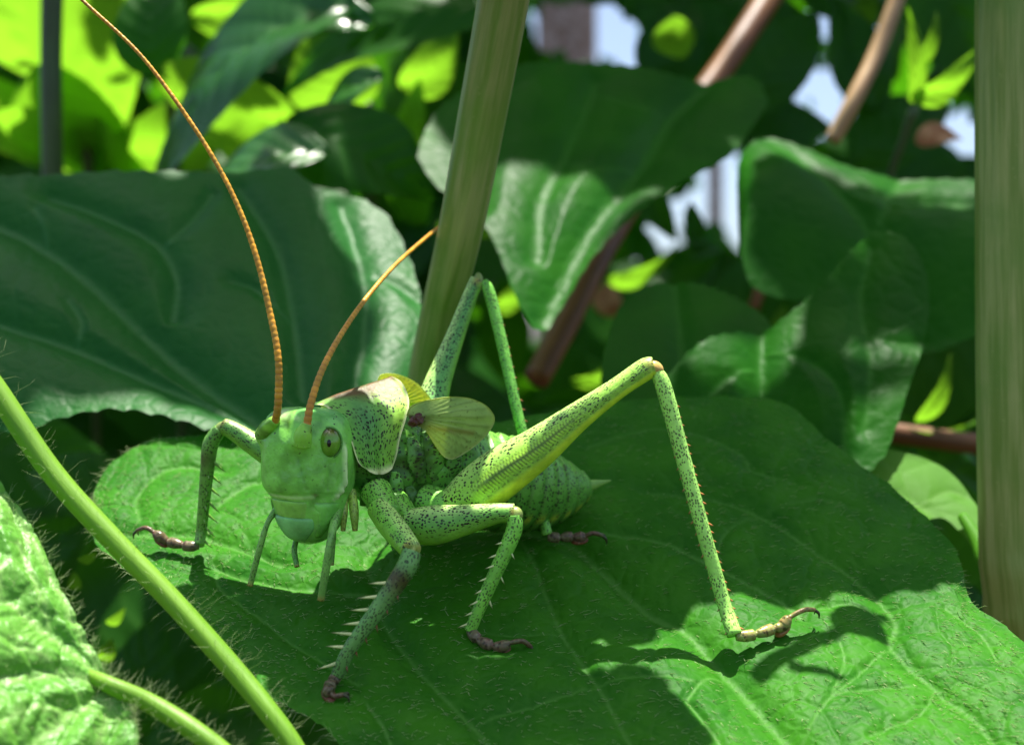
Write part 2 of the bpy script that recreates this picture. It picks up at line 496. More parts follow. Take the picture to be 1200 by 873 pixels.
LEAFD = lambda px, py: 7.47 / (.532 + (py - 436.5) / FPX)      # the main leaf's sheet: tilted 28 degrees to the view
def on_leaf(px, py, h=0.0):
    return at(px, py, float(LEAFD(px, py))) + LN * h
LN = nrm((0, -math.sin(math.radians(28)), math.cos(math.radians(28))))
V_MAIN = [
    ([(560, 600), (655, 615), (705, 652), (762, 702), (803, 722), (850, 772), (940, 873), (1000, 940)], .05, .13),
    ([(600, 610), (626, 652), (640, 692), (660, 740), (702, 802), (742, 873), (780, 950)], .028, .055),
    ([(520, 600), (432, 640), (445, 690), (450, 725), (490, 780), (555, 847), (600, 900)], .03, .06),
    ([(445, 690), (340, 680), (290, 668), (250, 655)], .03, .06),
    ([(430, 822), (450, 850), (462, 880)], .02, .035),
    ([(660, 612), (725, 620), (780, 628), (840, 655), (910, 690), (940, 712)], .032, .05),
    ([(760, 570), (830, 575), (890, 592), (940, 620), (1000, 660), (1040, 697), (1052, 722), (1046, 745), (1100, 798), (1150, 838), (1180, 880)], .034, .075),
    ([(690, 520), (760, 500), (812, 506), (868, 530), (882, 548), (930, 560)], .026, .04),
    ([(275, 640), (255, 660), (258, 684), (300, 716), (350, 755), (420, 800)], .02, .035),
    ([(110, 610), (190, 614), (240, 618), (330, 650)], .035, .07),
    ([(162, 598), (160, 570), (190, 545), (222, 540), (260, 545)], .028, .05),
    ([(250, 585), (290, 560), (330, 550)], .025, .05),
    ([(805, 818), (824, 793), (848, 781)], .018, .035), ([(805, 818), (830, 850), (850, 880)], .018, .035),
    ([(815, 795), (760, 790), (700, 800)], .014, .02), ([(975, 810), (1000, 790), (1046, 747)], .014, .025),
    ([(975, 810), (990, 770), (985, 745)], .014, .02), ([(940, 860), (975, 812), (1030, 800), (1098, 798)], .014, .025),
    ([(1098, 798), (1080, 830), (1020, 858)], .014, .025), ([(1052, 722), (1000, 700), (960, 705)], .014, .025),
    ([(1170, 770), (1150, 735), (1110, 705)], .014, .025), ([(660, 740), (600, 745), (540, 735)], .014, .02),
    ([(555, 847), (620, 830), (700, 802)], .014, .022), ([(900, 590), (960, 580), (1010, 590)], .014, .02),
    ([(840, 655), (850, 620), (890, 592)], .014, .02)]
TOP = [(104, 578), (112, 556), (135, 532), (175, 516), (240, 511), (330, 506), (450, 500), (560, 492), (620, 482), (690, 470), (780, 462), (870, 462), (925, 472), (950, 495),
       (990, 527), (1045, 562), (1085, 594), (1116, 624), (1130, 652), (1138, 690), (1168, 716), (1205, 745), (1280, 800), (1340, 880)]
BOT = [(104, 578), (104, 598), (116, 628), (150, 662), (200, 702), (240, 742), (272, 780), (330, 822), (370, 842), (400, 872), (450, 930), (560, 990), (720, 1030), (900, 1040),
       (1100, 1010), (1260, 950), (1340, 880)]
def main_curl(u, v):
    return -.10 * np.exp(-(u / .05)**2) - .05 * np.exp(-(v / .06)**2) * (u > .3)
main_leaf, ML, _, ML_ORG = patch_leaf('broad_leaf', TOP, BOT, LEAFD, V_MAIN, M_MAIN,
    'broad dark green hairy leaf the bush cricket stands on', nu=620, nv=330, cells=.42, cell_amp=.016, fine=(.11, .004),
    lowamp=.045, seed=3, curl=main_curl, teeth=.05, vscale=1.5)
# short white bristles over the blade, leaning towards the tip
sel = rng.integers(0, ML.shape[0] * ML.shape[1], 7000)
hb = ML.reshape(-1, 3)[sel]
hx, hy = pix(hb)
ok = (hx > 60) & (hx < 1240) & (hy < 900)
hb = hb[ok]
flow = np.stack([.55 + .3 * rng.normal(size=len(hb)), -.55 + .3 * rng.normal(size=len(hb)), np.zeros(len(hb))], 1)
hd = flow - (flow @ LN)[:, None] * LN
hd = hd / np.linalg.norm(hd, axis=1)[:, None] * .85 + LN * (.30 + .3 * rng.random((len(hb), 1)))
hd /= np.linalg.norm(hd, axis=1)[:, None]
hairs('hairs', hb, hd, rng.uniform(.03, .085, len(hb)), .0027, M_HAIR, main_leaf, ML_ORG)
# longer fringe along the left edge
e1 = np.vstack([ML[-1, 2:330], ML[0, 2:200]]); e1 = e1[rng.integers(0, len(e1), 420)]
ed = np.stack([-.8 + .4 * rng.normal(size=420), -.3 + .4 * rng.normal(size=420), -.2 + .5 * rng.normal(size=420)], 1)
ed /= np.linalg.norm(ed, axis=1)[:, None]
hairs('edge_hairs', e1, ed, rng.uniform(.05, .13, 420), .0016, M_HAIR, main_leaf, ML_ORG)

# big smooth leaf at the left
LD = plane_depth((200, 205, 15.6), (200, 500, 12.8), (480, 350, 14.6))
patch_leaf('smooth_leaf', [(-160, 250), (-60, 218), (0, 208), (100, 206), (220, 204), (300, 198), (340, 196), (365, 216), (420, 228), (455, 250), (478, 295), (492, 345), (496, 400), (488, 440), (470, 470)],
           [(-160, 250), (-170, 330), (-120, 430), (-40, 480), (20, 494), (70, 482), (130, 475), (190, 485), (250, 504), (310, 520), (370, 530), (420, 520), (450, 500), (470, 470)], LD,
           [([(-150, 200), (0, 255), (60, 290), (110, 330), (190, 400), (260, 458), (330, 510)], .07, .10),
            ([(60, 225), (100, 240), (170, 275), (195, 297), (208, 330), (203, 368)], .05, .08), ([(190, 292), (225, 260), (250, 225)], .035, .05),
            ([(-60, 350), (0, 372), (90, 402), (180, 440), (260, 478), (310, 515)], .05, .07), ([(90, 402), (95, 375), (80, 350)], .03, .04),
            ([(280, 215), (325, 290), (345, 380), (355, 470)], .05, .07), ([(400, 235), (425, 320), (425, 400), (410, 480)], .05, .06),
            ([(345, 380), (300, 340), (270, 330)], .03, .04), ([(425, 320), (460, 330), (490, 350)], .03, .04), ([(55, 288), (52, 265), (40, 240)], .03, .04)],
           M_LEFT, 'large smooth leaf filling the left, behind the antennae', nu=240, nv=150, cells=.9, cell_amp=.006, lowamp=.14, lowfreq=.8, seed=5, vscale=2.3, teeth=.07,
           curl=lambda u, v: -.10 * np.clip((v - .8) / .2, 0, 1)**2 * np.clip((.6 - u) * 4, 0, 1) - .25 * np.clip((u - .75) / .25, 0, 1)**2)

# leaves behind
BD = plane_depth((640, 370, 15.2), (520, 130, 18.0), (880, 120, 19.0))
patch_leaf('glossy_leaf', [(489, 182), (500, 150), (525, 118), (600, 74), (700, 64), (800, 84), (878, 93), (902, 118)],
           [(489, 182), (512, 216), (556, 250), (582, 292), (604, 342), (636, 374), (664, 342), (694, 298), (742, 254), (795, 212), (852, 178), (902, 118)], BD,
           [([(830, 90), (789, 124), (751, 192), (690, 270), (640, 366)], .09, .16), ([(700, 80), (665, 175), (636, 234), (630, 300)], .08, .12),
            ([(751, 192), (700, 200), (660, 190)], .05, .07), ([(789, 124), (740, 110), (690, 90)], .05, .07), ([(600, 90), (570, 160), (560, 240)], .06, .08)],
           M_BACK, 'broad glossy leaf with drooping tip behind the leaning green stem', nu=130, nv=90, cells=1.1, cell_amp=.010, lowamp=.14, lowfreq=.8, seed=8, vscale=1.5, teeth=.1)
CD = plane_depth((905, 140, 18.0), (1000, 330, 16.6), (1190, 190, 17.4))
_, CL, _, _ = patch_leaf('folded_leaf', [(868, 300), (866, 190), (880, 150), (905, 134), (945, 150), (1000, 178), (1060, 190), (1146, 190), (1240, 195), (1260, 280)],
           [(868, 300), (880, 335), (920, 350), (980, 350), (1040, 380), (1090, 400), (1140, 385), (1200, 360), (1245, 320), (1260, 280)], CD,
           [([(905, 138), (980, 220), (1040, 300), (1080, 390)], .08, .12), ([(1060, 195), (1030, 260), (1000, 340)], .06, .08), ([(980, 220), (1060, 230), (1200, 230)], .06, .08)],
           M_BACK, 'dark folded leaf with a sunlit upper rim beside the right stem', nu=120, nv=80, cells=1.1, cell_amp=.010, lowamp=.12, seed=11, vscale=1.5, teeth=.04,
           curl=lambda u, v: -.3 * np.clip((.3 - v) / .3, 0, 1)**1.6)
DD = plane_depth((1040, 275, 15.4), (900, 520, 13.7), (780, 440, 14.2))
patch_leaf('heart_leaf', [(770, 470), (785, 436), (826, 396), (870, 380), (896, 376), (930, 358), (965, 330), (1000, 292), (1030, 273), (1062, 284), (1084, 318), (1090, 360)],
           [(770, 470), (780, 520), (830, 560), (905, 580), (980, 570), (1030, 540), (1048, 505), (1066, 450), (1082, 405), (1090, 360)], DD,
           [([(896, 378), (895, 420), (898, 470), (910, 560)], .06, .16), ([(1020, 290), (1010, 350), (1020, 420), (1015, 500)], .05, .06),
            ([(896, 420), (850, 440), (810, 480)], .04, .06), ([(897, 400), (950, 420), (985, 460), (990, 530)], .04, .06), ([(1015, 390), (1050, 400), (1080, 400)], .03, .04)],
           M_BACK, 'upright green leaf with a pale centre crease behind the long hind leg', nu=150, nv=110, cells=.9, cell_amp=.008, lowamp=.1, seed=13, vscale=1.3, teeth=.05)
ED = plane_depth((720, 470, 15.2), (800, 335, 16.6), (900, 400, 15.8))
patch_leaf('shaded_leaf', [(702, 475), (710, 410), (735, 355), (790, 332), (850, 350), (900, 385), (915, 430)],
           [(702, 475), (730, 520), (790, 530), (850, 520), (900, 490), (915, 430)], ED, [([(790, 332), (800, 420), (810, 530)], .05, .08)],
           M_BACK, 'dark shaded leaf right above the hind knee', nu=80, nv=60, cells=.9, cell_amp=.008, lowamp=.1, seed=15, vscale=1.5, teeth=.09)
FD = plane_depth((985, 530, 13.9), (1150, 610, 13.3), (1060, 640, 12.9))
patch_leaf('young_leaf', [(930, 560), (960, 532), (1000, 526), (1060, 531), (1108, 550), (1142, 588), (1156, 628), (1160, 660)],
           [(930, 560), (960, 590), (1010, 612), (1060, 620), (1100, 602), (1128, 622), (1146, 645), (1160, 660)], FD,
           [([(930, 560), (1010, 565), (1080, 590), (1158, 660)], .04, .06), ([(1080, 590), (1110, 575), (1130, 580)], .025, .03)],
           M_LIGHT, 'small pale green leaf growing from the right stem', nu=110, nv=60, cells=.6, cell_amp=.008, lowamp=.04, seed=17)

# crinkled hairy leaf, lower left, with its stalk
HD = plane_depth((0, 570, 9.7), (0, 873, 8.4), (140, 815, 9.05))
crk = thing('crinkled_leaf', at(132, 808, 9.05), 'crinkled bright green hairy leaf with its stalk in the lower left corner', 'leaf')
CORG = np.array(crk.location)
_, HL, HN, _ = patch_leaf('blade', [(-150, 470), (-60, 510), (-6, 560), (22, 592), (48, 632), (72, 690), (96, 740), (122, 786), (142, 812), (152, 842)],
           [(-150, 470), (-230, 640), (-220, 800), (-170, 930), (-60, 1000), (40, 1000), (110, 960), (150, 905), (156, 872), (152, 842)], HD,
           [([(132, 808), (70, 792), (0, 800), (-80, 820)], .045, .16), ([(132, 808), (80, 840), (30, 880), (-20, 930)], .045, .15), ([(132, 808), (60, 745), (0, 700), (-80, 660)], .045, .16),
            ([(132, 808), (96, 750), (56, 668), (20, 600), (-40, 545)], .045, .14), ([(132, 808), (118, 860), (90, 940)], .04, .12),
            ([(60, 745), (40, 690), (20, 640)], .03, .08), ([(70, 792), (40, 770), (10, 765)], .03, .07), ([(0, 700), (-6, 660), (-20, 620)], .03, .07), ([(80, 840), (40, 835), (0, 850)], .03, .07)],
           M_CRINK, None, nu=230, nv=200, cells=.22, cell_amp=.045, fine=(.08, .012), vscale=1.0, curl=lambda u, v: .14 + 0 * u, lowamp=.06, seed=21, parent=crk, org=CORG)
sel = rng.integers(0, HL.shape[0] * HL.shape[1], 3000); hb = HL.reshape(-1, 3)[sel]
hx, hy = pix(hb); hb = hb[(hx > -40) & (hy < 900)]
hd = HN + .75 * rng.normal(size=(len(hb), 3)); hd /= np.linalg.norm(hd, axis=1)[:, None]
hairs('hairs', hb, hd, rng.uniform(.03, .07, len(hb)), .0015, M_HAIR, crk, CORG)
e1 = HL[0][90:]; e1 = np.repeat(e1, 1, 0) + rng.normal(size=(len(e1), 3)) * .01
ed = np.array((.65, -.1, .5)) + .5 * rng.normal(size=(len(e1), 3)); ed /= np.linalg.norm(ed, axis=1)[:, None]
hairs('edge_hairs', e1, ed, rng.uniform(.05, .14, len(e1)), .0015, M_HAIR, crk, CORG)

# ------------------------------------------------------------------ stems
def stem(name, pts, rad, mat, label, cat='stem', m=80, n=20, ribs=0, ribamp=.0, hair=0, hlen=(.1, .2), parent=None, org=None, nodes=(), group=None):
    P3 = np.array([at(*p) for p in pts])
    V, F, uv, t, a = tube(P3, rad, m, n)
    ax = smooth(P3, m)
    if ribs:
        c = np.vstack([np.repeat(ax, n + 1, 0), ax[:1], ax[-1:]])
        f = 1 + ribamp * np.cos(a * ribs + .6) + ribamp * .5 * np.cos(a * (ribs * 2 + 1) + 1.9)
        for nt, na, nw in nodes: f = f + na * np.exp(-((t - nt) / nw)**2)
        V = c + (V - c) * f[:, None]
    org_ = ax[-1] if org is None else org
    o = mesh(name, V, F, mat, parent, org_, uv=uv)
    if label: tag(o, label, cat, group)
    if hair:
        k = rng.integers(0, m * (n + 1), hair)
        c = np.repeat(ax, n + 1, 0)[k]
        d = V[k] - c; d /= np.linalg.norm(d, axis=1)[:, None] + 1e-9
        d = d + .35 * rng.normal(size=d.shape); d /= np.linalg.norm(d, axis=1)[:, None]
        hairs('hairs', V[k] - d * .005, d, rng.uniform(*hlen, hair), .0010, M_HAIR, o if parent is None else parent, org_)
    return o

stem('leaning_stem', [(598, -60, 11.2), (590, 0, 11.35), (566, 130, 11.8), (540, 268, 12.3), (516, 370, 13.0), (499, 450, 13.5), (480, 560, 14.0), (470, 900, 15)],
     [.215, .213, .208, .20, .19, .19, .19, .2], M_STEM, 'thick ribbed green stem leaning behind the raised hind knee', m=120, n=40, ribs=6, ribamp=.035)
rs = stem('upright_stem', [(1190, -60, 12.3), (1190, 200, 12.3), (1191, 450, 12.35), (1194, 640, 12.4), (1197, 662, 12.4), (1206, 740, 12.5), (1230, 900, 12.7), (1260, 1300, 13.5)],
     [.335, .335, .335, .335, .35, .34, .33, .33], M_STEM2, 'thick upright fibrous stem at the right edge of the picture', m=140, n=48, ribs=9, ribamp=.022, nodes=((.53, .07, .006), (.545, -.03, .006)))
stem('leaf_stalk', [(1128, 605, 13.2), (1146, 634, 12.9), (1158, 660, 12.6), (1180, 682, 12.4), (1200, 700, 12.4)], [.05, .07, .09, .12, .13], M_LIGHT, None, parent=rs,
     org=np.array(rs.location), m=30, n=12)
stem('hairy_stem', [(-60, 380, 9.9), (-6, 455, 9.85), (60, 552, 9.75), (128, 628, 9.65), (200, 702, 9.55), (272, 782, 9.4), (318, 838, 9.25), (350, 885, 9.15), (400, 980, 9.0)],
     [.08, .08, .079, .077, .075, .073, .07, .068, .066], M_HSTEM, 'slender yellow-green hairy stem crossing diagonally at the lower left', m=110, n=18, hair=420, hlen=(.05, .2))
stem('stalk', [(96, 786, 9.1), (130, 803, 8.98), (180, 826, 9.0), (236, 862, 8.9), (300, 915, 8.8)], [.03, .055, .062, .066, .07], M_HSTEM, None, m=40, n=14, hair=300, hlen=(.07, .17), parent=crk, org=CORG)
stem('shrub_branch', [(628, 445, 19.0), (660, 385, 19.4), (700, 305, 20), (745, 225, 21), (800, 140, 22), (835, 95, 22.5), (870, 45, 23), (925, -40, 24)],
     [.18, .185, .19, .195, .20, .20, .21, .22], M_RED, 'reddish brown woody stem rising behind the glossy leaf to the top', m=90, n=16)
stem('dry_stalk', [(975, 165, 21.5), (1000, 118, 21.5), (1028, 60, 21.8), (1062, -30, 22)], [.12, .125, .125, .12], M_TAN, 'thin tan dry stalk above the folded leaf, top right', m=40, n=12)
stem('dark_stem', [(62, -40, 21), (60, 60, 21), (61, 150, 21), (64, 320, 21.2)], [.17, .16, .16, .16], M_DKSTEM, 'dark blurred upright stem in the top left corner', m=40, n=12)
stem('red_stalk', [(1100, 388, 18), (1130, 378, 18), (1170, 366, 18.4), (1240, 345, 19)], [.11, .11, .11, .11], M_RED, 'short reddish stalk between the upright leaf and right stem', m=20, n=10)
stem('woody_twig', [(1030, 505, 18), (1080, 512, 18), (1150, 520, 18), (1260, 520, 18.5)], [.14, .14, .14, .14], M_RED, 'dark brown twig low beside the right stem', m=20, n=10)
stem('brown_twig', [(882, 365, 24), (892, 335, 24), (905, 300, 24.3), (925, 250, 25)], [.10, .10, .10, .1], M_RED, 'small brown twig below the bright sky gap', m=20, n=10)

# ------------------------------------------------------------------ the bush cricket
CAM = np.array((0, 0, CZ))
yaw = math.radians(65); roll = math.radians(8)
BF = np.array((-math.sin(yaw), -math.cos(yaw), 0))              # forward
L0 = np.array((math.cos(yaw), -math.sin(yaw), 0))
BL = L0 * math.cos(roll) - np.array((0, 0, 1)) * math.sin(roll)  # the cricket's left, facing us
BU = np.cross(BF, BL) * -1
if BU[2] < 0: BU = -BU
BP0 = at(420, 460, 10.85)

def pl(px, py, yl):
    """point on a pixel's ray lying yl cm to the left of the body's middle plane"""
    r = at(px, py, 1.0) - CAM
    k = (yl - (CAM - BP0) @ BL) / (r @ BL)
    return CAM + k * r
mirror = lambda P: P - 2 * ((P - BP0) @ BL)[..., None] * BL

cr_org = on_leaf(560, 690)
cricket = thing('bush_cricket', cr_org, 'green speckled bush cricket with long orange antennae standing on the broad leaf', 'bush cricket')
G_DK, G_MID, G_LT, G_YEL, G_PALE = np.array((.06, .24, .04)), np.array((.12, .37, .06)), np.array((.28, .52, .08)), np.array((.38, .50, .05)), np.array((.42, .58, .30))
BROWN, REDB = np.array((.14, .06, .035)), np.array((.07, .012, .009))

# --- body: thorax and abdomen in one loft
st = np.array([  # px, py of the section centre, half width, half height
    (388, 522, .20, .22), (410, 526, .27, .30), (440, 532, .31, .37), (475, 545, .35, .43), (515, 555, .36, .42), (555, 562, .36, .395), (600, 570, .355, .385), (635, 574, .305, .335),
    (662, 574, .22, .25), (684, 572, .11, .135), (694, 571, .03, .04)])
S = smooth(np.hstack([np.array([pl(a, b, 0) for a, b in st[:, :2]]), st[:, 2:]]), 240)
nb = 64
T = np.gradient(S[:, :3], axis=0); T /= np.linalg.norm(T, axis=1)[:, None]
ang = np.linspace(-math.pi, math.pi, nb + 1)                      # 0 = left side facing us, +90 = up
tt = np.linspace(0, 1, 240)[:, None]
Lr = np.r_[0, np.cumsum(np.linalg.norm(np.diff(S[:, :3], axis=0), axis=1))]
lpos = Lr[:, None]
abd = np.clip((tt - .46) / .05, 0, 1)
seg = (lpos / .125) % 1.0
ridge = abd * (-.065 * seg**2 + .012 * np.exp(-((seg - .06) / .05)**2)) * np.ones_like(ang)
tho = (1 - abd) * np.clip((tt - .1) / .05, 0, 1)
plate = tho * (.13 * np.abs(np.sin(lpos * 9.5 + .8 * np.sin(ang * 2)))**.5 - .08 + .035 * np.sin(ang * 7 + lpos * 9) + .03 * np.sin(ang * 13 - lpos * 16))
f = 1 + ridge + plate
keel = .06 * np.exp(-((ang - math.pi / 2) / .15)**2) * abd
f = f + keel
U2 = np.cross(BL, T); U2 /= np.linalg.norm(U2, axis=1)[:, None]
U2 *= np.sign(U2 @ BU)[:, None]
V = S[:, None, :3] + (S[:, 3:4] * np.cos(ang) * f)[..., None] * BL + (S[:, 4:5] * np.sin(ang) * f)[..., None] * U2[:, None]
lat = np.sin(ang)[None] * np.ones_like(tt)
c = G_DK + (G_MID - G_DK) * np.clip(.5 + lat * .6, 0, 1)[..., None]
c = c + (np.array((.16, .38, .10)) - c) * (.30 * abd * np.exp(-((seg - .05) / .08)**2) * np.ones_like(ang))[..., None]       # pale segment margins
spir = abd * np.exp(-((lat + .55) / .09)**2) * (np.abs(seg - .3) < .26)
c = c + (G_YEL * .9 - c) * (spir * .75)[..., None]               # yellowish side dashes
dk = tho * np.clip(wob(V, 9, 4, 2) * 1.6 + .1, 0, 1) * np.ones_like(ang)
c = c * (1 - .6 * dk[..., None])
uv = np.stack(np.broadcast_arrays(lpos, (ang * .36)[None]), -1)
F = grid_faces(240, nb + 1).tolist()
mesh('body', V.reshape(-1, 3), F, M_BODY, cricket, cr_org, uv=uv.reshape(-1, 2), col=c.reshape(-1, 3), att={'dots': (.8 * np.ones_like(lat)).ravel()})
# plates along the side of the thorax
for (x0, y0, x1, y1, w_, yl_, cc_) in ((446, 560, 440, 600, .055, .33, .8), (462, 552, 466, 606, .06, .36, 1.1), (482, 512, 494, 566, .065, .38, .7), (500, 505, 516, 570, .07, .385, .9), (478, 570, 492, 606, .06, .37, 1.2),
                                       (512, 575, 524, 604, .06, .36, .8), (528, 520, 540, 575, .06, .375, .75), (430, 566, 424, 592, .045, .30, 1.2)):
    V, F, uvt, t_, a_ = tube([pl(x0, y0, yl_ - .02), pl((x0 + x1) / 2, (y0 + y1) / 2, yl_), pl(x1, y1, yl_ - .03)], [(.012, w_ * .5), (.03, w_ * 1.15), (.012, w_ * .6)], 40, 24, ref=BL)
    V = V + (wob(V, 22, 3, 3) * .022)[:, None] * BL + (wob(V, 16, 6, 2) * .014)[:, None] * BF
    A = Acc(); sp_k = np.clip(wob(V, 14, 15, 3) * 1.8 + .2, 0, 1)[:, None]
    A.add(V, F, uvt, np.array((.11, .34, .07)) * cc_ * (1 - .65 * sp_k), .9); A.build('side_plate', M_BODY, cricket, cr_org)
# tail blade
Vt, Ft, uvt, t_, a_ = tube([pl(668, 573, .05), pl(690, 569, .05), pl(716, 563, .05)], [(.03, .075), (.022, .05), (.004, .006)], 20, 12)
A = Acc(); A.add(Vt, Ft, uvt, np.array((.16, .36, .08)))
Vt, Ft, uvt, t_, a_ = tube([pl(655, 592, .04), pl(676, 584, .04), pl(692, 577, .04)], [(.03, .05), (.02, .03), (.004, .006)], 14, 10)
A.add(Vt, Ft, uvt, np.array((.22, .38, .05)))
A.build('tail_blade', M_BODY, cricket, cr_org)

# --- pronotum: saddle-shaped shield, near half traced, far half mirrored
fr = np.array([pl(*p) for p in [(365, 474, 0), (379, 475, .07), (392, 486, .16), (404, 501, .245), (411, 518, .30), (416, 534, .33), (421, 544, .345), (430, 550, .35)]])
bk = np.array([pl(*p) for p in [(459, 443.5, 0), (469, 447, .07), (476, 459, .16), (478.5, 473, .245), (475, 490, .30), (468, 513, .33), (464, 533, .345), (459, 548, .35)]])
nv_, nu_ = 60, 70
fa, ba = smooth(fr, nv_), smooth(bk, nv_)
u = np.linspace(0, 1, nu_)
N = fa[:, None] * (1 - u)[None, :, None] + ba[:, None] * u[None, :, None]
vv = np.linspace(0, 1, nv_)[:, None]
bul = .035 * np.sin(np.pi * u)[None] * np.sin(np.pi * vv * .8 + .2) - .022 * np.exp(-((u - .58 + .12 * vv) / .05)**2) * np.clip(vv * 3, 0, 1) - .02 * np.exp(-((u - .3) / .05)**2) * np.exp(-((vv - .55) / .3)**2)
rim = np.maximum.reduce([np.exp(-(u / .028)**2)[None] * np.ones_like(vv), np.exp(-((1 - u) / .028)**2)[None] * np.ones_like(vv), np.exp(-((1 - vv) / .035)**2) * np.ones_like(u)[None]])
bul = bul + .018 * rim
crest = .018 * np.exp(-(vv / .06)**2) * np.clip((u - .05) * 4, 0, 1)[None]
lobe = np.clip((vv - .86) / .14, 0, 1)**2 * np.sin(np.pi * u)[None]**.7 * .04   # rounded lower lobe
N = N + bul[..., None] * BL + crest[..., None] * BU - lobe[..., None] * BU
N2 = mirror(N)
V = np.concatenate([N2[::-1], N[1:]], 0)
uvp = np.stack(np.broadcast_arrays(u[None] * .62, vv * .75), -1)
uvp = np.concatenate([uvp[::-1] * (1, -1), uvp[1:]], 0)
c = G_MID + (G_LT - G_MID) * (np.clip((u - .5) * 3, 0, 1)[None] * np.clip(1 - vv * .75, 0, 1))[..., None] + (np.array((.05, .20, .09)) - G_MID) * (np.exp(-((u - .35) / .2)**2)[None] * np.exp(-((vv - .4) / .35)**2) * .75)[..., None]
nz = wob(N, 26, 9, 2)
band = np.clip(1.5 - vv / (.09 + .12 * np.exp(-((u - .55) / .22)**2)[None] + .02 * nz), 0, 1) * np.clip((u - .08) * 6, 0, 1)[None]
c = c + (REDB - c) * (.9 * band)[..., None]
c = c + (np.array((.08, .03, .012)) - c) * (np.exp(-(vv / .016)**2) * np.clip(u * 4, 0, 1)[None] * .8)[..., None]
c = c + (np.array((.56, .66, .46)) - c) * (np.clip(rim * 1.2, 0, 1) * np.clip(vv * 12, 0, 1))[..., None]
c = np.concatenate([c[::-1], c[1:]], 0)
dd = np.clip(1 - rim * 1.5, 0, 1) * np.clip((vv - .1) * 12, 0, 1)
dd = np.concatenate([dd[::-1], dd[1:]], 0)
mesh('shield', V.reshape(-1, 3), grid_faces(2 * nv_ - 1, nu_), M_SHIELD, cricket, cr_org, uv=uvp.reshape(-1, 2), col=c.reshape(-1, 3), att={'dots': dd.ravel()})

# --- short wings
def wing(outline, hub, yl, far=False, bright=0.0):
    ol = smooth(np.array(outline + outline[:1], float), 72)
    k = 22; r = np.linspace(0, 1, k)[:, None, None]
    Q = np.array(hub)[None, None] * (1 - r) + ol[None] * r
    V = np.empty((k, 72, 3))
    for i in range(k):
        for j in range(72):
            x, y = Q[i, j]
            bow = .05 * math.sin(min(1, max(0, (x - 478) / 105)) * math.pi) + .04 * (y < 480) * 0
            w_ = yl + bow - .0016 * max(0, 486 - y) * 1.5
            V[i, j] = pl(x, y, w_)
    rel = Q - np.array((486, 489))
    a = np.arctan2(rel[..., 1], rel[..., 0]); rr = np.hypot(rel[..., 0], rel[..., 1])
    line = np.clip(np.cos(a * 46 + .4 * np.sin(rr * .15)) * 1.6 - .9, 0, 1) * np.clip(rr / 40, 0, 1)
    V = V + (.002 * np.cos(a * 46))[..., None] * BL
    if far: V = V - BL * .55
    base = np.array((.38, .54, .20)) * (1 - bright) + np.array((.62, .64, .03)) * bright
    c = np.broadcast_to(base, V.shape).copy()
    c = c * (1 - .5 * line[..., None])
    redl = np.exp(-((rel[..., 1] - 14 - .12 * (rel[..., 0] - 30)) / 3.0)**2) * np.clip((rr - 8) / 30, 0, 1) * (rr < 72)
    c = c + (np.array((.22, .10, .03)) - c) * (.6 * redl)[..., None] * (1 - bright)
    rim_ = np.exp(-((1 - r[..., 0]) / .06)**2) * np.ones(72)[None]
    c = c + (np.array((.48, .58, .20)) - c) * (.8 * rim_)[..., None]
    root = np.exp(-(rr / 17)**2) * (rel[..., 1] > -2)
    c = c + (np.array((.07, .02, .018)) - c) * root[..., None]
    Fr = grid_faces(k, 72).tolist()
    uv_ = Q / 160.0
    thick = -BL * .012
    V2 = V + thick
    n1 = k * 72
    Fb = [[i + n1 for i in reversed(f_)] for f_ in Fr]
    e0 = (k - 1) * 72
    Fe = [[e0 + j + 1, e0 + j, n1 + e0 + j, n1 + e0 + j + 1] for j in range(71)]
    mesh('wing', np.vstack([V.reshape(-1, 3), V2.reshape(-1, 3)]), Fr + Fb + Fe, M_WING, cricket, cr_org, uv=np.vstack([uv_.reshape(-1, 2)] * 2),
         col=np.vstack([c.reshape(-1, 3)] * 2), att={'dots': np.full(2 * n1, .7)})
wing([(477, 487), (482, 476), (502, 469), (528, 465), (552, 467), (571, 476), (580, 491), (572, 508), (554, 525), (532, 538), (520, 535), (510, 522), (500, 506), (488, 498)], (520, 496), .40)
wing([(470, 470), (474, 452), (492, 450), (512, 457), (526, 468), (538, 486), (530, 505), (508, 515), (484, 500)], (500, 480), .40, True, 1.0)

V, F = ellipsoid(pl(488, 492, .42), [BF * .06, BL * .035, BU * .055 - BF * .03], 40, 30)
V = V + (wob(V, 45, 2, 3) * .03)[:, None] * BL
A = Acc(); A.add(V, F, None, np.array((.06, .016, .018)), 0); A.build('wing_root', M_BODY, cricket, cr_org)
# --- head
hyaw = math.radians(37); hroll = math.radians(3)
HF = np.array((-math.sin(hyaw), -math.cos(hyaw), 0)); HL0 = np.array((math.cos(hyaw), -math.sin(hyaw), 0))
HU = np.array((0, 0, 1.0))
HL_ = HL0 * math.cos(hroll) - HU * math.sin(hroll); HU = HU * math.cos(hroll) + HL0 * math.sin(hroll)
HD_ = 10.55
hz = np.array([  # py, axis px, half width, front, back
    (476.5, 358, .03, .04, .05), (478, 358, .12, .17, .18), (482, 359, .19, .25, .27), (490, 360, .245, .315, .33), (503, 361, .275, .345, .36), (522, 362, .288, .36, .36),
    (545, 362.5, .296, .368, .36), (562, 362.5, .294, .365, .35), (573, 363, .283, .345, .33), (578, 364, .268, .315, .29), (592, 365, .255, .285, .25), (606, 365, .235, .255, .21),
    (618, 365, .20, .22, .17), (628, 364, .15, .17, .12), (634, 364, .08, .10, .07), (637, 363, .02, .03, .02)])
HS = smooth(np.hstack([hz, np.zeros((len(hz), 1))]), 110)
HS = HS[np.argsort(HS[:, 0])]
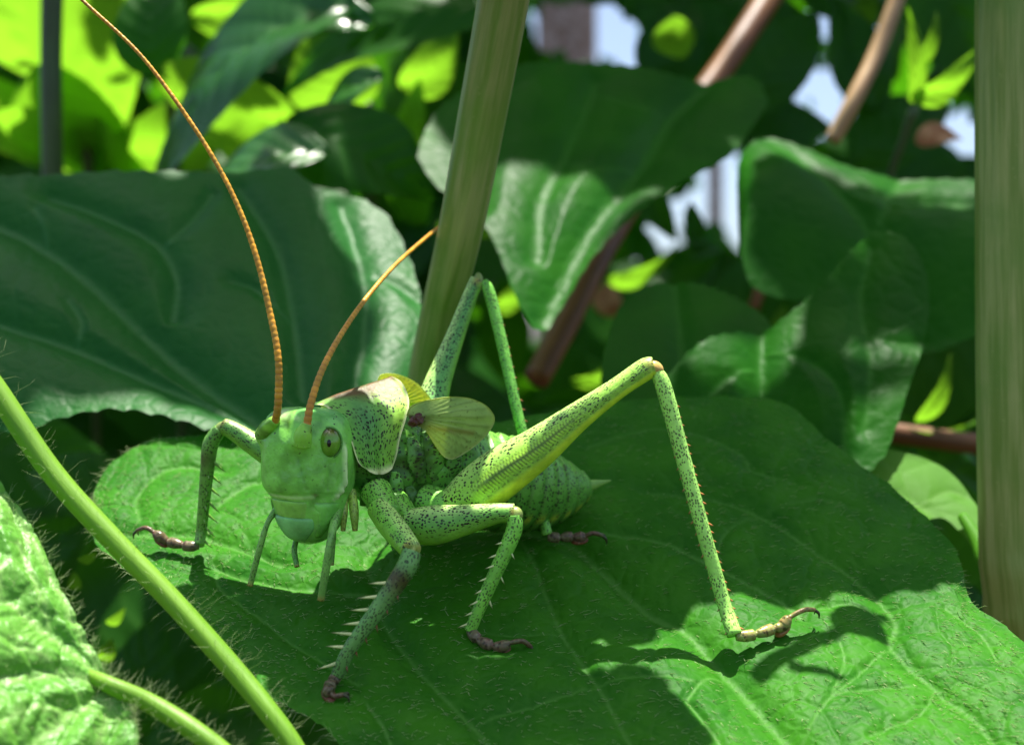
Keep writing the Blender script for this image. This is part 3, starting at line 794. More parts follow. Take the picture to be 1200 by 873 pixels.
phi = np.linspace(-math.pi, math.pi, 97)                          # 0 = front, + = left side facing us
def head_pt(py, ph, out=0.0):
    ax, w_, fr_, bk_ = [np.interp(py, HS[:, 0], HS[:, k]) for k in (1, 2, 3, 4)]
    c0 = at(ax, py, HD_)
    cs, sn = np.cos(ph), np.sin(ph)
    # flattened front: superellipse
    e = 0.82
    cf = np.sign(cs) * np.abs(cs)**e; sf = np.sign(sn) * np.abs(sn)**e
    d = sf * (w_ + out) * HL_ + cf * ((fr_ if cs > 0 else bk_) + out) * HF
    return c0 + d
PYs = HS[:, 0]
Vh = np.array([[head_pt(py, ph) for ph in phi] for py in PYs])
PY, PH = np.meshgrid(PYs, phi, indexing='ij')
outw = Vh - np.array([at(np.interp(py, HS[:, 0], HS[:, 1]), py, HD_) for py in PYs])[:, None]
outw /= np.linalg.norm(outw, axis=-1)[..., None] + 1e-9
deg = np.degrees(PH)
gena = np.exp(-((np.abs(deg) - np.where(deg > 0, 99, 70) + .012 * (PY - 550)**2 * (PY > 550)) / 2.4)**2) * np.clip((PY - 512) / 12, 0, 1) * np.clip((584 - PY) / 8, 0, 1)
sut = .22 * np.exp(-((PY - 574.5 + .0016 * deg**2 * .35 - 6 * (deg > 60) * (deg - 60) / 40) / 1.3)**2) * (np.abs(deg) < 104)
pale = .8 * np.exp(-((PY - 578.5 + .0016 * deg**2 * .35) / 2.2)**2) * (np.abs(deg) < 58)
sock = np.exp(-(((np.abs(deg) - 42) / 15)**2 + ((PY - 514) / 9)**2))
groove = np.exp(-((PY - 497) / 10)**2) * np.exp(-((np.abs(deg) - 17) / 6)**2)
mand = np.exp(-((np.abs(deg) - 40 + .25 * (PY - 600)) / 3.0)**2) * np.clip((PY - 582) / 5, 0, 1) * np.clip((626 - PY) / 6, 0, 1)
cly = np.exp(-((PY - 604 + .0012 * deg**2) / 1.3)**2) * (np.abs(deg) < 46)
H = .034 * gena - .022 * sut + .012 * pale + .05 * sock - .03 * groove  + .006 * wob(Vh, 14, 5, 2)
seam = np.exp(-((np.abs(deg) - (34 + .35 * (PY - 525))) / 2.0)**2) * np.clip((PY - 524) / 6, 0, 1) * np.clip((572 - PY) / 4, 0, 1) + np.exp(-((np.abs(deg) - (84 - .12 * (PY - 530))) / 2.2)**2) * np.clip((PY - 532) / 5, 0, 1) * np.clip((572 - PY) / 4, 0, 1)
H = H - .016 * seam + .002 * wob(Vh, 60, 17, 2)
H = H + .018 * np.exp(-((np.abs(deg) - 62) / 9)**2) * np.clip((PY - 588) / 8, 0, 1) * np.clip((622 - PY) / 8, 0, 1)
Vh = Vh + outw * H[..., None]
c = np.broadcast_to(np.array((.14, .42, .075)), Vh.shape).copy() * (1 - .35 * np.clip(wob(Vh, 20, 41, 3) * 1.5, 0, 1))[..., None]
top_ = np.clip((500 - PY) / 16, 0, 1) * (np.abs(deg) > 30)
c += (np.array((.05, .22, .10)) - c) * (.5 * top_)[..., None]
c += (np.array((.50, .66, .42)) - c) * np.clip(gena * 1.3 + pale * .55, 0, 1)[..., None]
c += (np.array((.05, .10, .04)) - c) * np.clip(sut * .5 + groove * .7 + seam * .35, 0, 1)[..., None]
c += (np.array((.17, .42, .05)) - c) * (.7 * sock)[..., None]
fas = np.exp(-(((deg) / 16)**2 + ((PY - 484) / 7)**2))
c += (np.array((.24, .30, .22)) - c) * (.8 * fas)[..., None]
fd = np.exp(-(((np.abs(deg) - 22) / 7)**2 + ((PY - 486) / 7)**2))
c += (np.array((.02, .02, .015)) - c) * (.75 * fd)[..., None]
ends = np.exp(-(((np.abs(deg) - 60) / 4)**2 + ((PY - 574) / 2.2)**2))
frn = np.exp(-((deg - 38) / 2.5)**2) * np.clip((PY - 530) / 10, 0, 1) * np.clip((574 - PY) / 4, 0, 1)
c += (np.array((.07, .26, .04)) - c) * (.35 * frn + .25 * (deg > 38) * np.clip((PY - 520) / 10, 0, 1))[..., None]
c += (np.array((.20, .46, .10)) - c) * (.5 * (PY > 580) * (PY < 604) * (np.abs(deg) < 24) * (np.abs(np.abs(deg) - 12) > 1.5))[..., None]
c += (np.array((.06, .02, .015)) - c) * (.8 * ends)[..., None]
lab = np.clip((PY - 606) / 4, 0, 1)
c += (np.array((.11, .33, .09)) - c) * (.6 * lab)[..., None]
head = mesh('head', Vh.reshape(-1, 3), grid_faces(len(PYs), 97), M_HEAD, cricket, cr_org, uv=np.stack([PH * .3, PY / 155], -1).reshape(-1, 2), col=c.reshape(-1, 3),
            att={'dots': (.6 * np.clip((530 - PY) / 15, 0, 1) + .4).ravel()})
# plates of the mouth: each follows the face and stands slightly proud of it
def face_plate(name, y0, y1, left, right, h, colr, p=5, bell=0.0):
    n1, n2 = 30, 36
    yy = np.linspace(0, 1, n1); xx = np.linspace(-1, 1, n2)
    V = np.empty((n1, n2, 3))
    for i_, b in enumerate(yy):
        for j_, a in enumerate(xx):
            lo_, hi_ = left(b), right(b)
            y_ = y0 + (y1 - y0) * b + bell * (1 - a * a)
            edge = (1 - abs(a)**p) * (1 - abs(2 * b - 1)**p)
            V[i_, j_] = head_pt(min(y_, 636.5), math.radians(lo_ + (hi_ - lo_) * (a + 1) / 2), h * edge**.6 - .012 + .010 * (1 - a * a))
    B, A_ = np.meshgrid(yy, xx, indexing='ij')
    dark = np.clip((np.maximum(np.abs(A_), np.abs(2 * B - 1)) - .86) / .14, 0, 1)
    c = np.array(colr) * (1 - .7 * dark[..., None])
    c = c * (1 + .25 * wob(V, 18, 31, 2))[..., None]
    mesh(name, V.reshape(-1, 3), grid_faces(n1, n2), M_HEAD, head, cr_org, uv=np.stack([A_, B], -1).reshape(-1, 2), col=c.reshape(-1, 3), att={'dots': np.full(n1 * n2, .15)})
face_plate('clypeus', 582, 604, lambda b: -30 + 8 * b, lambda b: 48 - 8 * b, .018, (.17, .42, .08))
face_plate('upper_lip', 601, 636, lambda b: -38 + 34 * max(0, b - .35)**1.3 * 1.6, lambda b: 58 - 34 * max(0, b - .35)**1.3 * 1.6, .035, (.12, .36, .13), 4)
face_plate('mandible', 583, 627, lambda b: 52 + 6 * b, lambda b: 100 - 22 * b, .022, (.10, .33, .06))
face_plate('mandible', 583, 627, lambda b: -92 + 26 * b, lambda b: -44 + 4 * b, .022, (.10, .33, .06))
# eyes
for s_, py_, ph_ in ((1, 515, 84), (-1, 509, -76)):
    ec = head_pt(py_, math.radians(ph_), -.02)
    n_ = nrm(HL_ * s_ * (.72 if s_ > 0 else .86) + HF * (.7 if s_ > 0 else .5))
    sd = nrm(np.cross(HU, n_))
    V, F = ellipsoid(ec, [sd * .088, n_ * .105, HU * .112], 64, 48)
    d = (V - ec)
    up = (d @ HU) / .102
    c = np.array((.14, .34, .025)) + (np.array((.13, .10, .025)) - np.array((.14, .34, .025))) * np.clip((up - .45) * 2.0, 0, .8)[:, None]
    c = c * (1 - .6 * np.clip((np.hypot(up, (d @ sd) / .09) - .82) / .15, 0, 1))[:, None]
    fac = np.sin(d @ sd * 260) * np.sin(d @ HU * 260 + d @ n_ * 120)
    c = c * (1 + .12 * fac[:, None])
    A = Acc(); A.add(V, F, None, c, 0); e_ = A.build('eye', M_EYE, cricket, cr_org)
    tocam = nrm(CAM - ec)
    pd = nrm(tocam + (n_ * .45 if s_ > 0 else n_ * 1.5) - HU * .02)
    # the dark spot sits on the eye's surface, turned to the viewer
    loc = np.array([pd @ sd, pd @ n_, pd @ HU]); rad_ = 1 / math.sqrt((loc[0] / .088)**2 + (loc[1] / .105)**2 + (loc[2] / .112)**2)
    pc = ec + pd * (rad_ - .010)
    p1 = nrm(np.cross(HU, pd)); p2 = np.cross(pd, p1)
    V, F = ellipsoid(pc, [p1 * .02, p2 * .032, pd * .014], 16, 10)
    mesh('pupil', V, F, M_BLACK, e_, cr_org)
    # rim round the eye
    aa = np.linspace(0, 2 * math.pi, 28)
    ringp = [ec + n_ * .012 + (sd * .093 * math.cos(x) + HU * .115 * math.sin(x)) for x in aa]
    V, F, uvr, t_, a_ = tube(ringp, [.009] * 28, 56, 8, ref=n_)
    A = Acc(); A.add(V, F, uvr, np.array((.06, .20, .04)), 0); A.build('eye_rim', M_HEAD, e_, cr_org)

# antennae: swollen base joints and a long ringed flagellum
def antenna(s_, path, py_, ph_):
    b0 = head_pt(py_, math.radians(ph_), -.01)
    pts = [at(*p) for p in path]
    A = Acc()
    V, F, uv_, t_, a_ = tube([b0, b0 * .5 + pts[0] * .5 + HF * .01, pts[0]], [.07, .066, .036], 24, 20)
    ab_ = np.clip(wob(V, 24, 12, 2) * 1.5, 0, 1)[:, None]
    A.add(V, F, uv_, np.array((.15, .38, .05)) * (1 - .55 * ab_), 1.0)
    an = A.build('antenna', M_HEAD, cricket, cr_org)
    allp = np.array([pts[0] * .8 + b0 * .2] + pts[0:])
    m = 420
    rr = np.interp(np.linspace(0, 1, len(allp)), [0, .06, .3, .6, 1], [.036, .031, .025, .018, .012 if s_ < 0 else .014])
    V, F, uv_, t_, a_ = tube(allp, rr, m, 12)
    L_ = uv_[:, 0]; rings = np.abs(np.sin(L_ * math.pi / .045))
    ax = smooth(allp, m); c0 = np.vstack([np.repeat(ax, 13, 0), ax[:1], ax[-1:]])
    V = c0 + (V - c0) * (.88 + .16 * rings[:, None]**.6)
    c = np.array((.66, .31, .03)) + (np.array((.34, .12, .012)) - np.array((.66, .31, .03))) * (np.clip(1 - rings * 1.6, 0, 1)[:, None] * .8)
    c = c + (np.array((.20, .09, .02)) - c) * (np.clip(1 - t_ * 14, 0, 1) * .35)[:, None]
    c = c * (.85 + .3 * np.clip(np.cos(L_ * 23), 0, 1))[:, None]
    A = Acc(); A.add(V, F, uv_, c, 0); A.build('flagellum', M_ANT, an, cr_org)
antenna(-1, [(323, 492, 10.25), (326, 472, 10.2), (326, 420, 10.2), (316, 365, 10.25), (300, 300, 10.3), (278, 240, 10.35), (248, 182, 10.4), (205, 117, 10.45), (160, 60, 10.5), (98, 2, 10.55), (40, -55, 10.6)], 511, -43)
antenna(1, [(360, 496, 10.18), (364, 474, 10.2), (376, 437, 10.3), (396, 398, 10.5), (425, 355, 10.9), (462, 312, 11.5), (500, 278, 12.3), (530, 254, 13.0), (552, 232, 13.4)], 517, 43)

# feelers (palps) below the mouth
def palp(pts, r, c=(.14, .36, .10)):
    P3 = np.array([at(*p) for p in pts])
    V, F, uv_, t_, a_ = tube(P3, r, 50, 12)
    cc = np.array(c) * np.ones((len(V), 3))
    cc += (np.array((.30, .22, .08)) - cc) * (np.clip((t_ - .93) / .07, 0, 1) * .9)[:, None]
    A = Acc(); A.add(V, F, uv_, cc, .5); A.build('palp', M_LEG, cricket, cr_org)
palp([(398, 592, 10.5), (392, 612, 10.35), (387, 634, 10.25), (383, 660, 10.25), (376, 703, 10.3)], [.03, .033, .026, .030, .027])
palp([(330, 585, 10.55), (324, 597, 10.5), (314, 612, 10.45), (305, 640, 10.45), (293, 686, 10.5)], [.028, .028, .02, .024, .022])
palp([(392, 600, 10.6), (390, 630, 10.55), (388, 662, 10.55)], [.022, .024, .022])
palp([(348, 628, 10.6), (345, 645, 10.55), (348, 664, 10.5)], [.02, .022, .02], (.10, .30, .08))
palp([(403, 580, 10.55), (403, 600, 10.5), (402, 622, 10.5)], [.03, .03, .018], (.26, .40, .10))
palp([(412, 575, 10.6), (415, 600, 10.5), (416, 622, 10.5)], [.035, .035, .02], (.22, .40, .08))

# --- legs
def leg(coxa, femur, fr_, tibia, tr_, tarsus, spines=(), hind=False, dark_tarsus=True, fcol=None, tcol=None, lobes=True):
    """coxa/femur/tibia/tarsus: pixel-depth paths; leg > femur, tibia, tarsus"""
    W = lambda L: np.array([at(*p) if len(p) == 3 else p[0] for p in L])
    A = Acc()
    if len(coxa) == 1: V, F, uv_, t_, a_ = tube([W(coxa)[0], W(femur)[0]], [.16, .12], 14, 18)
    else: V, F, uv_, t_, a_ = tube(W(coxa), np.linspace(.12, .09, len(coxa)), 16, 18)
    A.add(V, F, uv_, G_MID, .9)
    lg = A.build('leg', M_LEG, cricket, cr_org)
    # femur
    m, n = (520, 48) if hind else (90, 28)
    V, F, uv_, t_, a_ = tube(W(femur), fr_, m, n, ref=(0, -.8, .6) if hind else (0, -.9, .4))
    g = G_MID if fcol is None else np.array(fcol)
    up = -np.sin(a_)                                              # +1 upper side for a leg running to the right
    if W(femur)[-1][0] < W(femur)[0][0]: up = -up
    c = g + (np.array((.36, .60, .24)) - g) * np.clip((up + .1) * 1.0, 0, .85)[:, None]  # pale upper stripe, with a highlight painted into its colour
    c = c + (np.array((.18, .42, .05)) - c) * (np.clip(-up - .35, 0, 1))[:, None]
    dots = np.clip(1 - np.clip(-up - .72, 0, 1) * 8, 0, 1)
    if hind:
        L_ = uv_[:, 0]
        c = c + (np.array((.40, .60, .05)) - c) * np.clip((-up - .80) * 8, 0, 1)[:, None]
        zone = np.exp(-((up + .36) / .34)**4) * np.clip((t_ - .12) * 9, 0, 1) * np.clip((.72 - t_) * 6, 0, 1)
        chev = np.clip(np.sin((L_ - np.abs(up + .38) * .07) * 2 * math.pi / .026) * 1.4 + .1, 0, 1)
        spine_ = np.exp(-((up + .40) / .045)**2)
        c = c + (np.array((.28, .58, .06)) - c) * (zone * .9)[:, None]
        c = c + (np.array((.016, .022, .012)) - c) * (zone * np.clip(chev * .8 + spine_, 0, 1) * .85)[:, None]
        edge = np.exp(-((up + .76) / .03)**2) * np.clip((t_ - .1) * 9, 0, 1) * (np.sin(L_ * 90) > -.2)
        c = c + (np.array((.03, .03, .015)) - c) * (edge * .8)[:, None]
        dots = dots * np.clip(1 - zone * .9, 0, 1)
        ax = smooth(W(femur), m); c0 = np.vstack([np.repeat(ax, n + 1, 0), ax[:1], ax[-1:]])
        V = c0 + (V - c0) * (1 + .03 * np.exp(-((up + .40) / .06)**2) - .05 * np.exp(-((up + .74) / .06)**2))[:, None]
    kn = np.clip((t_ - .955) / .03, 0, 1)
    c = c + (np.array((.30, .16, .06)) - c) * (kn * .55 * (.5 + .5 * np.sin(a_ * 3 + 1)))[:, None]
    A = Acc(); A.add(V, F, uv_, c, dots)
    fem = W(femur)
    tdir = nrm(W(tibia)[1] - W(tibia)[0])
    kr = np.asarray(fr_[-1]).mean()
    V, F = ellipsoid(fem[-1] + tdir * kr * .25, [nrm(fem[-1] - fem[-2]) * kr * .95, np.array((0, -1, 0)) * kr * .8, tdir * kr * 1.0], 18, 12)
    A.add(V, F, None, np.array((.34, .26, .10)) if hind else np.array((.16, .24, .08)), .5)
    A.build('femur', M_LEG, lg, cr_org)
    # tibia with its spines
    V, F, uv_, t_, a_ = tube(W(tibia), tr_, 90, 18)
    tg = (G_MID if tcol is None else np.array(tcol))
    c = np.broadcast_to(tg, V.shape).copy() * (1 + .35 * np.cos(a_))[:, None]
    if spines and spines[0][4] >= .12:
        pt = np.clip(wob(V, 11, 8, 2) * 1.6 + .45, 0, 1) * np.exp(-((t_ - .2) / .13)**2)
        c = c + (np.array((.045, .016, .012)) - c) * (pt * .9)[:, None]
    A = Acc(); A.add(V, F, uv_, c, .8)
    tp = smooth(W(tibia), 200)
    tl = np.r_[0, np.cumsum(np.linalg.norm(np.diff(tp, axis=0), axis=1))]
    trd = smooth(np.asarray(tr_, float).reshape(-1, 1), 200)[:, 0]
    for (t0, t1, k, side, ln, r, colr) in spines:
        side = np.asarray(side, float)
        for q in np.linspace(t0, t1, k):
            i = int(q * 199); Tn = nrm(tp[min(199, i + 2)] - tp[max(0, i - 2)])
            sd = side - (side @ Tn) * Tn; sd = nrm(sd + rng.normal(size=3) * .12)
            Vc, Fc = cone(tp[i] + sd * trd[i] * .8, sd * .8 + Tn * .55, ln * rng.uniform(.8, 1.2), r, 6)
            cc = np.broadcast_to(np.asarray(colr, float), (len(Vc), 3)).copy(); cc[-1] = (.05, .03, .02)
            A.add(Vc, Fc, None, cc, 0)
    A.build('tibia', M_LEG, lg, cr_org)
    # tarsus: four joints, last one long and arched, two claws
    tw = W(tarsus); tp = smooth(tw, 80); Lq = np.linspace(0, 1, 80)
    prof = np.interp(Lq, [0, .08, .19, .215, .24, .34, .42, .445, .47, .58, .65, .68, .90, 1.0], [.032, .044, .043, .020, .032, .045, .043, .020, .034, .050, .036, .018, .019, .016])
    V, F, uv_, t_, a_ = tube(tp, prof * (1.0 if lobes else .9), 80, 14)
    dk = np.array((.12, .045, .028)) if dark_tarsus else np.array((.26, .13, .05))
    lt = np.array((.20, .17, .10)) if dark_tarsus else np.array((.34, .40, .10))
    w_ = .5 + .5 * np.sin(t_ * 26 + a_) * np.cos(t_ * 61 - 2 * a_)
    c = lt + (dk - lt) * np.clip(w_ * .6 + t_ * .6, 0, 1)[:, None]
    A = Acc(); A.add(V, F, uv_, c, .7)
    pd = tp[int(.56 * 79)]; Tn = nrm(tp[50] - tp[40])
    V, F = ellipsoid(pd - LN * .035, [Tn * .075, nrm(np.cross(Tn, LN)) * .05, LN * .026], 16, 10)
    A.add(V, F, None, dk * np.array((1.6, 1.1, .9)), .3)
    Te = nrm(tp[-1] - tp[-6]); Sd = nrm(np.cross(Te, LN))
    for q in (-1, 1):
        Vc, Fc, uvc, _, _ = tube([tp[-1] - Te * .01, tp[-1] + Te * .025 + Sd * q * .022 - LN * .015, tp[-1] + Te * .03 + Sd * q * .03 - LN * .06], [.014, .011, .003], 12, 8)
        A.add(Vc, Fc, uvc, np.array((.05, .03, .02)), 0)
    A.build('tarsus', M_FOOT, lg, cr_org)

WHT, GRN = (.45, .55, .36), (.12, .28, .06)
def fl(px, py, h=.05):                                            # a foot point resting on the leaf
    return (on_leaf(px, py + h * 139, h),)
# near front leg
leg([(440, 575, 10.62), (450, 592, 10.5), (456, 604, 10.4)], [(444, 596, 10.45), (458, 615, 10.25), (472, 632, 10.05), (482, 645, 9.92)], [.09, .098, .088, .074],
    [(483, 646, 9.9), (474, 668, 9.86), (440, 718, 9.84), (410, 760, 9.86), fl(396, 790, .07)], [.070, .074, .062, .052, .048], [fl(396, 790, .06), fl(389, 800), fl(385, 808), fl(392, 815, .04), fl(404, 813, .05)],
    spines=[(.28, .92, 7, (-1, -.2, .1), .14, .014, WHT), (.3, .9, 6, (.8, -.4, -.4), .06, .010, BROWN)], tcol=(.075, .20, .075))
# near middle leg
leg([(462, 590, 10.7), (472, 602, 10.6), (482, 612, 10.5)], [(478, 616, 10.52), (510, 615, 10.45), (545, 609, 10.4), (580, 602, 10.36), (603, 601, 10.34)], [(.11, .13), (.12, .15), (.10, .115), (.075, .078), (.062, .07)],
    [(602, 604, 10.33), (602, 622, 10.32), (583, 666, 10.32), (562, 712, 10.33), fl(551, 738, .06)], [.058, .062, .055, .048, .045],
    [fl(551, 738, .05), fl(560, 748), fl(574, 755), fl(588, 757, .05), fl(598, 752, .08), fl(612, 750, .09), fl(622, 757, .03)],
    spines=[(.25, .95, 8, (-.9, -.3, .1), .085, .010, WHT), (.3, .7, 3, (.9, -.3, 0), .07, .009, WHT)], fcol=(.10, .32, .06))
# near hind leg
leg([(500, 590, 10.85)], [(528, 596, 10.72), (556, 577, 10.66), (590, 552, 10.58), (630, 525, 10.52), (676, 489, 10.48), (722, 456, 10.46), (756, 433, 10.45), (766, 430, 10.45)],
    [(.11, .15), (.15, .205), (.155, .205), (.13, .165), (.09, .115), (.072, .085), (.073, .088), (.062, .072)],
    [(768, 434, 10.45), (778, 455, 10.45), (800, 535, 10.44), (825, 625, 10.42), (848, 705, 10.41), fl(860, 743, .06)], [.048, .062, .058, .055, .054, .058],
    [fl(862, 745, .05), fl(876, 744), fl(890, 741), fl(905, 736), fl(916, 733, .05), fl(924, 722, .10), fl(940, 713, .13), fl(953, 713, .10)],
    spines=[(.15, .98, 24, (1, -.15, .1), .045, .010, (.30, .12, .05)), (.2, .98, 20, (-1, -.15, -.1), .035, .009, (.28, .14, .06))], hind=True, dark_tarsus=False, fcol=(.22, .50, .08), tcol=(.24, .52, .14))
# far hind leg
leg([(495, 560, 11.25)], [(500, 545, 11.35), (500, 500, 11.5), (512, 452, 11.65), (532, 398, 11.8), (551, 347, 11.9), (560, 328, 11.92)], [(.12, .15), (.14, .16), (.10, .115), (.075, .082), (.06, .064), (.06, .068)],
    [(566, 330, 11.92), (574, 345, 11.9), (590, 410, 11.82), (608, 490, 11.7), (628, 560, 11.6), fl(641, 626, .06)], [.04, .052, .05, .046, .044, .045],
    [fl(642, 628, .05), fl(655, 629), fl(668, 628), fl(682, 628, .05), fl(694, 623, .09), fl(706, 626, .06)],
    spines=[(.1, .9, 20, (1, -.2, .1), .04, .009, (.25, .10, .05))], fcol=(.08, .27, .09), tcol=(.10, .32, .06))
# far front leg
leg([(395, 565, 10.85), (370, 568, 10.95)], [(375, 566, 10.95), (340, 548, 11.05), (300, 522, 11.15), (272, 504, 11.2), (262, 500, 11.22)], [.10, .105, .09, .07, .066],
    [(258, 503, 11.22), (247, 520, 11.24), (243, 550, 11.27), (239, 590, 11.32), (236, 622, 11.36), fl(234, 638, .06)], [.055, .064, .056, .048, .044, .042],
    [fl(234, 638, .05), fl(222, 639), fl(208, 636), fl(196, 633, .05), fl(186, 625, .09), fl(174, 616, .13), fl(162, 620, .07)],
    spines=[(.3, .95, 7, (1, -.2, .1), .12, .013, GRN), (.4, .9, 5, (.5, -.9, 0), .06, .009, GRN)], fcol=(.08, .27, .06), tcol=(.085, .24, .05))
# far middle leg, mostly hidden behind the body
leg([(480, 580, 11.1), (490, 585, 11.25)], [(490, 585, 11.2), (480, 570, 11.45), (472, 562, 11.6)], [.10, .09, .065], [(472, 563, 11.6), (480, 585, 11.55), fl(500, 618, .05)], [.055, .05, .04],
    [fl(500, 618), fl(508, 620), fl(516, 621), fl(524, 622)], fcol=(.08, .27, .06))

# ------------------------------------------------------------------ shrubs: leaves behind, and unseen leaves added overhead to shade the scene
def blade_mesh(name, mat, seed, droop, fold, ratio, nt=26, ns=17):
    r = np.random.default_rng(seed)
    t = np.linspace(0, 1, nt)[:, None]; s = np.linspace(-1, 1, ns)[None]
    w = ratio * .5 * np.clip(np.sin(np.pi * t**.72), 0, 1)**.8 * (1 + .015 * np.sin(t * 60 + seed))
    bend = .05 * np.sin(t * 3 + seed)
    x = t - .5; y = w * s + bend
    z = -droop * (t - .25)**2 + fold * np.abs(s) * w - .35 * fold * s**2 * w * 2
    z = z + .012 * np.sin((t - .22 * np.abs(s)) * 7 * 2 * np.pi) * (1 - np.abs(s)) + .03 * r.normal() * np.sin(s * 3 + t * 7)
    V = np.stack(np.broadcast_arrays(x, y, z), -1).reshape(-1, 3)
    uv = np.stack(np.broadcast_arrays(t, s * .5 + .5), -1).reshape(-1, 2)
    o = mesh(name, V, grid_faces(nt, ns), mat, uv=uv)
    me = o.data; bpy.data.objects.remove(o)
    return me
PLAIN = [blade_mesh('leaf', M_PLAIN, 30 + i, .25 + .15 * i, .25 - .1 * i, .52 + .07 * i) for i in range(4)]
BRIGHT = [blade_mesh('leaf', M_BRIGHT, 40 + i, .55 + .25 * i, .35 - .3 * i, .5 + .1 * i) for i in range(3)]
SHINY = [blade_mesh('leaf', M_GLOSS, 60 + i, .5 + .2 * i, .2, .55) for i in range(2)]
DRYM = blade_mesh('leaf', M_DRY, 50, .7, .6, .5)

def put_leaf(me, P, T, N, ln, wscale, parent):
    T = nrm(T); N = np.asarray(N, float); N = N - (N @ T) * T; N = nrm(N); B = np.cross(N, T)
    o = bpy.data.objects.new('leaf', me); COL.objects.link(o)
    o.parent = parent
    p = np.asarray(P) - np.array(parent.location)
    o.matrix_local = Matrix(((T[0] * ln, B[0] * ln * wscale, N[0] * ln, p[0]), (T[1] * ln, B[1] * ln * wscale, N[1] * ln, p[1]), (T[2] * ln, B[2] * ln * wscale, N[2] * ln, p[2]), (0, 0, 0, 1)))
    return o

def twig(pts, r, parent, mat=None, name='twig'):
    V, F, uv_, _, _ = tube(pts, np.linspace(r, r * .6, len(pts)), 24, 8)
    return mesh(name, V, F, mat or M_RED, parent, np.array(parent.location), uv=uv_)

sh_left = thing('backlit_shrub', at(110, 1000, 24), 'blurred shrub with glowing yellow-green backlit leaves, top left', 'shrub')
sh_mid = thing('leafy_shrub', at(900, 1200, 34), 'blurred dark leafy shrub in the right half of the background', 'shrub')
sh_mid2 = thing('leafy_shrub', at(200, 1200, 36), 'blurred dark leafy shrub in the left half of the background', 'shrub')
sh_right = thing('young_shoot', at(1098, 190, 19), 'small bright green shoot with narrow young leaves beside the right stem', 'shoot')
sh_low = thing('ground_plant', at(60, 1100, 20), 'small shaded plant in the dark gap at the lower left', 'plant')
bright_pts = []
def px_leaf(kind, px, py, d, lpx, wpx, ang, n, parent, i=0, tz=0.0):
    me = {'B': BRIGHT, 'P': PLAIN, 'G': SHINY, 'D': [DRYM]}[kind]; me = me[i % len(me)]
    a = math.radians(ang); ln = lpx * d / FPX
    rat = {'B': .5 + .1 * (i % 3), 'P': .52 + .07 * (i % 4), 'D': .5, 'G': .55}[kind]
    P = at(px, py, d)
    if kind == 'G':
        for q_ in (-.3, 0, .3): bright_pts.append(P + np.array((math.cos(a), tz, math.sin(a))) * q_ * ln)
    if kind == 'B':
        tz = -math.sin(a) * .8; n = (n[0], -.65, -.75)
        for q_ in ((-.35, -.15, 0, .15, .35) if parent is not sh_mid or wpx * lpx in (3060, 2080, 1800) else ()): bright_pts.append(P + np.array((math.cos(a), tz, math.sin(a))) * q_ * ln)
    return put_leaf(me, P, (math.cos(a), tz, math.sin(a)), n, ln, wpx / lpx / rat, parent)
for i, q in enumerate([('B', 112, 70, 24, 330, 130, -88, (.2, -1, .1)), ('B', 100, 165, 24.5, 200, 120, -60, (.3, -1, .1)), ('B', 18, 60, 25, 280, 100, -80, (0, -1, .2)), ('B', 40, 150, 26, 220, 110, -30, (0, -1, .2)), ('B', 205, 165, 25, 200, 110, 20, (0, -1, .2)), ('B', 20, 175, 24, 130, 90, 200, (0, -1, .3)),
        ('B', 130, 190, 25, 150, 80, -60, (-.2, -1, .2)), ('G', 265, 65, 20, 330, 150, 205, (-.15, -.75, .65)), ('G', 330, 30, 20.6, 220, 110, 185, (0, -.7, .7)), ('B', 262, 140, 22, 190, 150, 175, (0, -1, .1)),
        ('B', 380, 88, 23, 110, 110, 100, (0, -1, .1)), ('G', 290, 188, 17.6, 190, 100, 188, (0, -.72, .7)), ('P', 425, 180, 18.5, 190, 130, -30, (.1, -.9, .4)),
        ('B', 505, 78, 23, 100, 60, 40, (0, -1, .1)), ('B', 482, 142, 23, 70, 36, 60, (0, -1, .2)), ('P', 440, 22, 21, 280, 90, 190, (0, -.8, .5)),
        ('G', 402, 112, 19.5, 110, 56, 210, (-.1, -.7, .7)), ('B', 475, 196, 21, 60, 30, 30, (0, -1, .2)), ('B', 300, 12, 26, 160, 60, 10, (0, -1, .2)), ('P', 175, 20, 22, 140, 90, 100, (-.1, -.7, .6))]):
    px_leaf(*q, sh_left, i)
for k, (x, y) in enumerate([(100, 60), (200, 30), (330, 90), (430, 60)]):
    twig([at(x, y + 60, 24.5), at(x + 10, y + 300, 26), at(x + 20, 900, 28)], .12, sh_left, M_DKSTEM)
for i, q in enumerate([('B', 1074, 72, 19, 110, 24, 98, (.3, -1, .2)), ('B', 1116, 98, 19, 96, 42, 22, (0, -.8, .6)), ('B', 1092, 56, 19.4, 60, 18, 60, (0, -1, .3))]):
    px_leaf(*q, sh_right, i)
twig([at(1072, 125, 19), at(1058, 165, 19.2), at(1040, 230, 19.5), at(1030, 420, 20)], .07, sh_right, M_DKSTEM)
